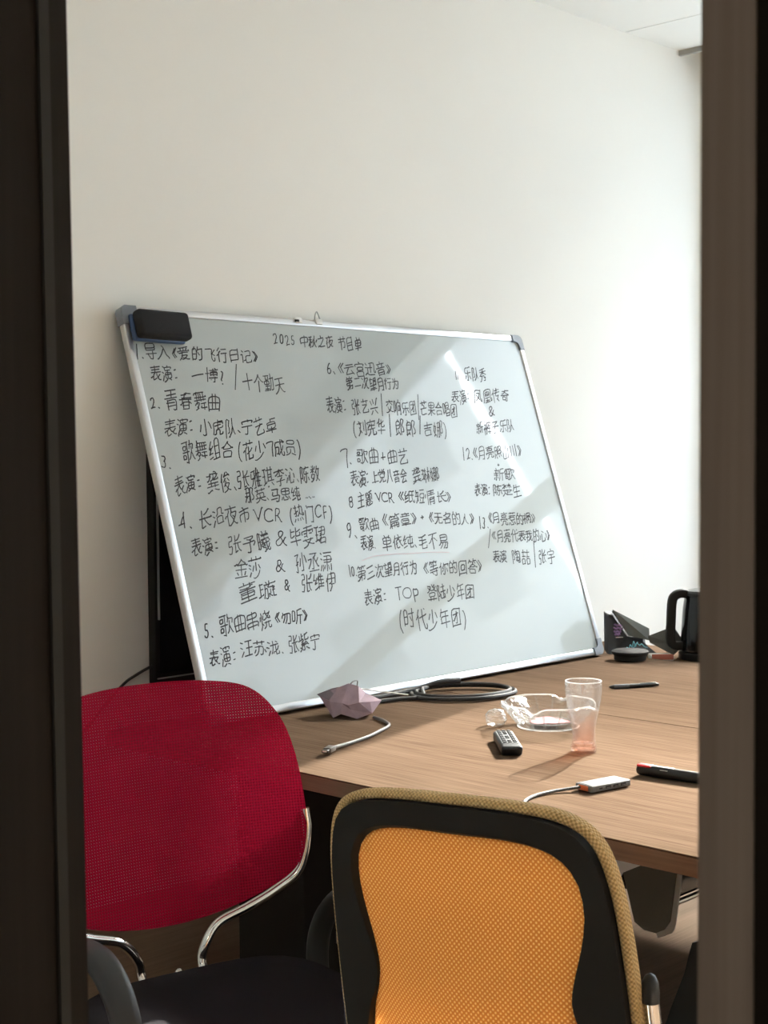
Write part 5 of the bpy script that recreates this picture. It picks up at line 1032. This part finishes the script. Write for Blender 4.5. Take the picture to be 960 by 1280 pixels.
# marker and pen
def pencil(name, label, cat, p, q, r, parts):
    d = Vector((q[0]-p[0], q[1]-p[1], 0)); t = thing(name, label, cat, (p[0], p[1], Z+r+.0002), math.atan2(d.y, d.x))
    mx = Matrix.Rotation(R(90), 4, 'Y')
    for nm, prof, m_ in parts: B().lathe(prof, 20, mx).build(nm, m_, t)
    return t
mk = pencil('marker_pen', 'thick black marker pen with red end lying by the right edge of the view', 'marker', (2.333, 1.573), (2.345, 1.425), .0105, [
    ('barrel', [(.0098, .030), (.0105, .034), (.0105, .125), (.009, .138), (.004, .140)], BLACKP),
    ('cap', [(.0085, .0), (.0098, .003), (.0103, .008), (.0103, .031)], BLACKP)])
B().box((.0, -.0085, .0062), (.030, .0085, .0112), .003, 2).build('cap_clip', REDP, mk)
B().box((.030, -.004, .0092), (.075, .004, .0110), .001).build('clip', GREYSTEEL, mk)
B().box((.050, -.0088, .0052), (.066, -.0075, .0066)).build('print', WHITEP, mk)
pn = pencil('ballpoint_pen', 'dark ballpoint pen lying alone at the far side of the table', 'pen', (3.105, 2.182), (3.222, 2.111), .0055, [
    ('barrel', [(.0015, .0), (.0045, .006), (.0052, .02), (.0055, .07), (.0050, .12), (.0035, .137)], BLACKP),
    ('grip', [(.0057, .012), (.0060, .016), (.0060, .05), (.0057, .054)], KEYS)])
B().box((.085, -.0016, .005), (.130, .0016, .0068), .0005).build('clip', GREYSTEEL, pn)

# black coiled cable
cc = Vector((2.79, 2.402, Z)); pts = []
ax1 = Vector((.165, -.125, 0)); ax2 = Vector((.105, .105, 0))*.78
for k in range(0, 46):
    a = k*2*math.pi/22+2.6; gr = 1-.10*(k//22)+.012*math.sin(k*1.7); pts.append(cc+ax1*math.cos(a)*gr*.64+ax2*math.sin(a)*gr*.86+Vector((0, 0, .0062+.0045*(k/22))))
pts += [Vector((2.68, 2.44, Z+.0065)), Vector((2.62, 2.462, Z+.0065)), Vector((2.55, 2.478, Z+.0065)), Vector((2.48, 2.492, Z+.0065))]
tag(B().tube(smoothpath(pts, 4), .0055, 8).build('coiled_cable', CABLEB), 'black cable coiled in a loop at the foot of the whiteboard', 'cable')
pts = [Vector(p) for p in ((2.835, 2.452, Z+.027), (2.79, 2.472, Z+.027), (2.72, 2.500, Z+.013), (2.60, 2.512, Z+.0075), (2.53, 2.522, Z+.0075), (2.46, 2.524, Z+.0075))]
tag(B().tube(smoothpath(pts), .0072, 10).build('power_cord', CABLEB), 'thick black cord end lying along the whiteboard foot, left of the coil', 'cable')

# crumpled purple paper
cp = thing('crumpled_paper', 'crumpled purple paper bag on the table at the whiteboard foot', 'paper bag', (2.405, 2.415, Z))
e1 = Vector((.69, -.72, 0)); e2 = Vector((.72, .69, 0))
def pp(a, b_, z): return e1*a+e2*b_+Vector((0, 0, z))
vs_ = [pp(-.075, .02, .045), pp(-.040, -.035, .002), pp(.015, -.045, .001), pp(.050, -.035, .012), pp(.072, .0, .036), pp(.05, .05, .030), pp(-.03, .06, .03),
       pp(-.048, -.020, .037), pp(-.020, -.035, .036), pp(-.005, -.042, .032), pp(.020, -.038, .038), pp(.045, -.025, .037), pp(-.030, .010, .065), pp(-.005, .012, .074), pp(.018, .005, .069), pp(.035, .010, .052),
       pp(-.035, .04, .0), pp(.045, .045, .0), pp(-.022, -.042, .012), pp(.0, -.040, .022)]
fs = [(0, 1, 7), (1, 18, 8, 7), (18, 2, 19), (8, 18, 19), (9, 8, 19), (10, 9, 19), (19, 2, 3, 10), (10, 3, 11), (11, 3, 4), (0, 7, 12), (7, 8, 13, 12), (8, 9, 13), (9, 10, 14, 13), (10, 11, 15, 14), (11, 4, 15), (4, 5, 15), (15, 5, 6, 14), (14, 6, 13), (13, 6, 12), (12, 6, 0), (0, 6, 16), (0, 16, 1), (4, 3, 17), (4, 17, 5), (5, 17, 16, 6), (1, 16, 17, 3, 2, 18)]
B().poly(vs_, fs).build('bag', PURPLE, cp, 0)
B().poly([pp(-.08, .025, .047), pp(-.045, .03, .060), pp(-.028, .012, .066), pp(-.050, -.015, .040), pp(-.06, .03, .03)], [(0, 1, 2, 3), (0, 3, 4), (0, 4, 1), (1, 4, 2), (2, 4, 3)]).build('dark_flap', PURPLED, cp, 0)
st = thing('white_stick', 'short white plastic stick poking out behind the purple paper bag', 'stick', (2.462, 2.452, Z))
mv = (Vector((2.585, 2.402, Z+.028))-Vector((2.462, 2.452, Z+.053)))
B().sweep([Vector((0, 0, .053)), Vector((0, 0, .053))+mv], rrect(.007, .003, .001)).build('shaft', WHITEP, st)
B().tube(smoothpath([(.0, 0, .053), (-.02, .0, .062), (-.022, -.008, .072), (-.01, -.012, .074), (-.004, -.006, .062)]), .0016, 6).build('wire_loop', GREYSTEEL, st)
# usb cable
uc = thing('usb_cable', 'grey usb cable curving out from under the purple paper, plug at the table edge', 'cable', (2.084, 2.153, Z))
o3 = Vector((2.084, 2.153, Z))
pts = [(2.410, 2.345, .0045), (2.395, 2.300, .0045), (2.362, 2.252, .0045), (2.300, 2.222, .0045), (2.235, 2.196, .0045), (2.165, 2.178, .005), (2.108, 2.160, .008), (2.088, 2.153, .010)]
B().tube(smoothpath([Vector((x, y, Z+z))-o3 for x, y, z in pts]), .0038, 10).build('cord', CABLEG, uc)
B().box((0, -.0085, -.005), (.030, .0085, .005), .0015, 2, TZ((.006, 0, .010)) @ Matrix.Rotation(math.atan2(-.028, -.06), 4, 'Z')).build('plug_grip', CABLEG, uc)
sh = B().box((.030, -.0065, -.0028), (.044, .0065, .0028), .0004, 1, TZ((.006, 0, .010)) @ Matrix.Rotation(math.atan2(-.028, -.06), 4, 'Z')).build('plug_shell', BLACKP, uc)
B().box((.0435, -.0045, -.0008), (.0446, .0045, .0022), 0, 1, TZ((.006, 0, .010)) @ Matrix.Rotation(math.atan2(-.028, -.06), 4, 'Z')).build('plug_tongue', WHITEP, sh)

# ================================================================== FAR END OF THE TABLE
ds = thing('round_lid', 'black round lid lying at the far end of the table, before the black bag', 'lid', (3.565, 2.432, Z))
B().lathe([(.040, .0), (.046, .004), (.047, .016), (.050, .018), (.0535, .022), (.0535, .027), (.048, .030), (.0003, .0305)], 40).build('disc', BLACKM, ds)
CT = .7352
# black paper bag, lying folded
bg_ = thing('gift_bag', 'black paper bag folded over between the whiteboard and the kettle', 'bag', (3.758, 2.522, CT))
q1 = Vector((.69, -.72, 0)); q2 = Vector((.72, .69, 0))
def bp_(a, b_, z): return q1*a+q2*b_+Vector((0, 0, z))
# lower black face with the print, tall side and wedge flap in lit grey
vv = [bp_(-.115, -.01, .02), bp_(-.115, .0, .135), bp_(-.085, .01, .118), bp_(-.045, .0, .060), bp_(.0, -.02, .045), bp_(.045, -.05, .005), bp_(-.06, -.06, .003), bp_(-.105, -.04, .003),
      bp_(-.085, .05, .130), bp_(.015, .05, .075), bp_(.02, .03, .01), bp_(-.10, .05, .003)]
B().poly(vv, [(0, 7, 6, 3, 2, 1), (3, 6, 4), (6, 5, 4), (1, 2, 8), (4, 5, 10, 9), (0, 1, 8, 11), (0, 11, 7), (7, 11, 10, 5, 6), (8, 9, 10, 11), (2, 3, 4, 9, 8)]).build('front_panel', BAGK, bg_, 0)
B().poly([bp_(-.088, .0, .140), bp_(.022, -.005, .082), bp_(.020, -.025, .048), bp_(-.042, -.015, .062), bp_(-.085, .03, .130), bp_(.022, .02, .06)], [(0, 1, 2, 3), (0, 4, 5, 1), (1, 5, 2), (3, 2, 5, 4), (0, 3, 4)]).build('side_panel', BAGLIT, bg_, 0)
B().poly([bp_(.010, -.05, .065), bp_(.086, -.055, .095), bp_(.080, -.085, .012), bp_(.122, -.055, .040), bp_(.016, -.05, .045), bp_(.09, .0, .02), bp_(.082, -.07, .045)], [(0, 1, 6), (0, 6, 4), (4, 6, 2), (1, 3, 6), (6, 3, 2), (0, 4, 5), (0, 5, 1), (1, 5, 3), (2, 3, 5), (4, 2, 5)]).build('bottom_fold', BAGLIT, bg_, 0)
# prints on the black panel
def facept(a, z):   # point on the printed front, which runs from the tall left edge to the low right corner
    A, B_, C_ = vv[7], vv[2], vv[6]; e = (C_-A); g_ = (B_-A); nrm = e.cross(g_).normalized()
    if nrm.dot(-q2) < 0: nrm = -nrm
    return A+e*a+g_*z+nrm*.0012
pb = B()
for i, (c0, c1, z) in enumerate(((.12, .62, .78), (.10, .66, .70), (.16, .60, .62), (.22, .55, .55))):
    pb.tube(smoothpath([facept(c0+(c1-c0)*k/6, z+.02*math.sin(k*2.1+i)-.0) for k in range(7)]), .0030, 5)
pb.build('print', VIOLET, bg_, 0)['label'] = 'violet printed emblem'
pw = B(); pw.tube([facept(.30, .47), facept(.75, .49)], .0014, 4); pw.build('print', PACKW, bg_, 0)
pc = B()
sig = [(-.072, .018), (-.068, .030), (-.060, .024), (-.056, .034), (-.050, .030), (-.046, .042), (-.040, .034), (-.036, .052), (-.030, .036), (-.026, .046), (-.018, .040), (-.012, .044), (-.004, .036), (.006, .032)]
pc.tube(smoothpath([bp_(a, -.068, z) for a, z in sig], 5), .0013, 5)
pc.tube([bp_(-.044, -.068, .022), bp_(-.024, -.068, .050)], .0013, 5); pc.build('print', CYAN, bg_, 0)['label'] = 'cyan scribbled lettering'
# packet under the bag fold
pk = thing('snack_packet', 'white and red packet under the black bag, left of the kettle', 'packet', (3.722, 2.428, CT), R(-46))
B().box((-.036, -.030, 0), (.034, .030, .016), .005, 2).build('wrap', PACKW, pk)
B().box((-.034, -.031, .004), (.030, -.0295, .020), .001).build('red_band', PACKR, pk)
# kettle
kt = thing('electric_kettle', 'black electric kettle with a loop handle, at the right beside the black bag', 'kettle', (3.822, 2.338, CT), R(136))
B().lathe([(.074, 0), (.080, .004), (.080, .020), (.070, .024)], 40).build('base', BLACKP, kt)
B().lathe([(.070, .022), (.074, .026), (.073, .08), (.068, .15), (.063, .185), (.061, .196)], 48).build('body', GLOSSB, kt)
B().lathe([(.0625, .190), (.063, .197), (.058, .204), (.030, .209), (.0003, .210)], 40).build('lid', BLACKP, kt)
ld = smoothpath([(.050, 0, .192), (.075, 0, .196), (.094, 0, .188), (.102, 0, .168), (.105, 0, .11), (.107, 0, .066), (.101, 0, .046), (.086, 0, .040), (.066, 0, .040)], 6)
B().sweep(ld, rrect(.030, .025, .007), up=None).build('handle', BLACKM, kt, 50)
B().prism([(-.01, -.012), (.02, -.012), (.02, .012), (-.01, .012)], .02, TZ((-.072, 0, .172)), .004).build('spout', BLACKP, kt)
# small coil of grey wire behind the kettle handle
wc = B(); 
for k in range(3):
    wc.tube([Vector((.0, 0, .02+.009*k))+Vector((.055*math.cos(a/16*2*math.pi), .04*math.sin(a/16*2*math.pi), .008*math.sin(a))) for a in range(16)], .0028, 6, True)
o = wc.build('wire_coil', CABLEG); o.location = (3.90, 2.455, CT); tag(o, 'small grey coil of wire seen through the kettle handle', 'wire')
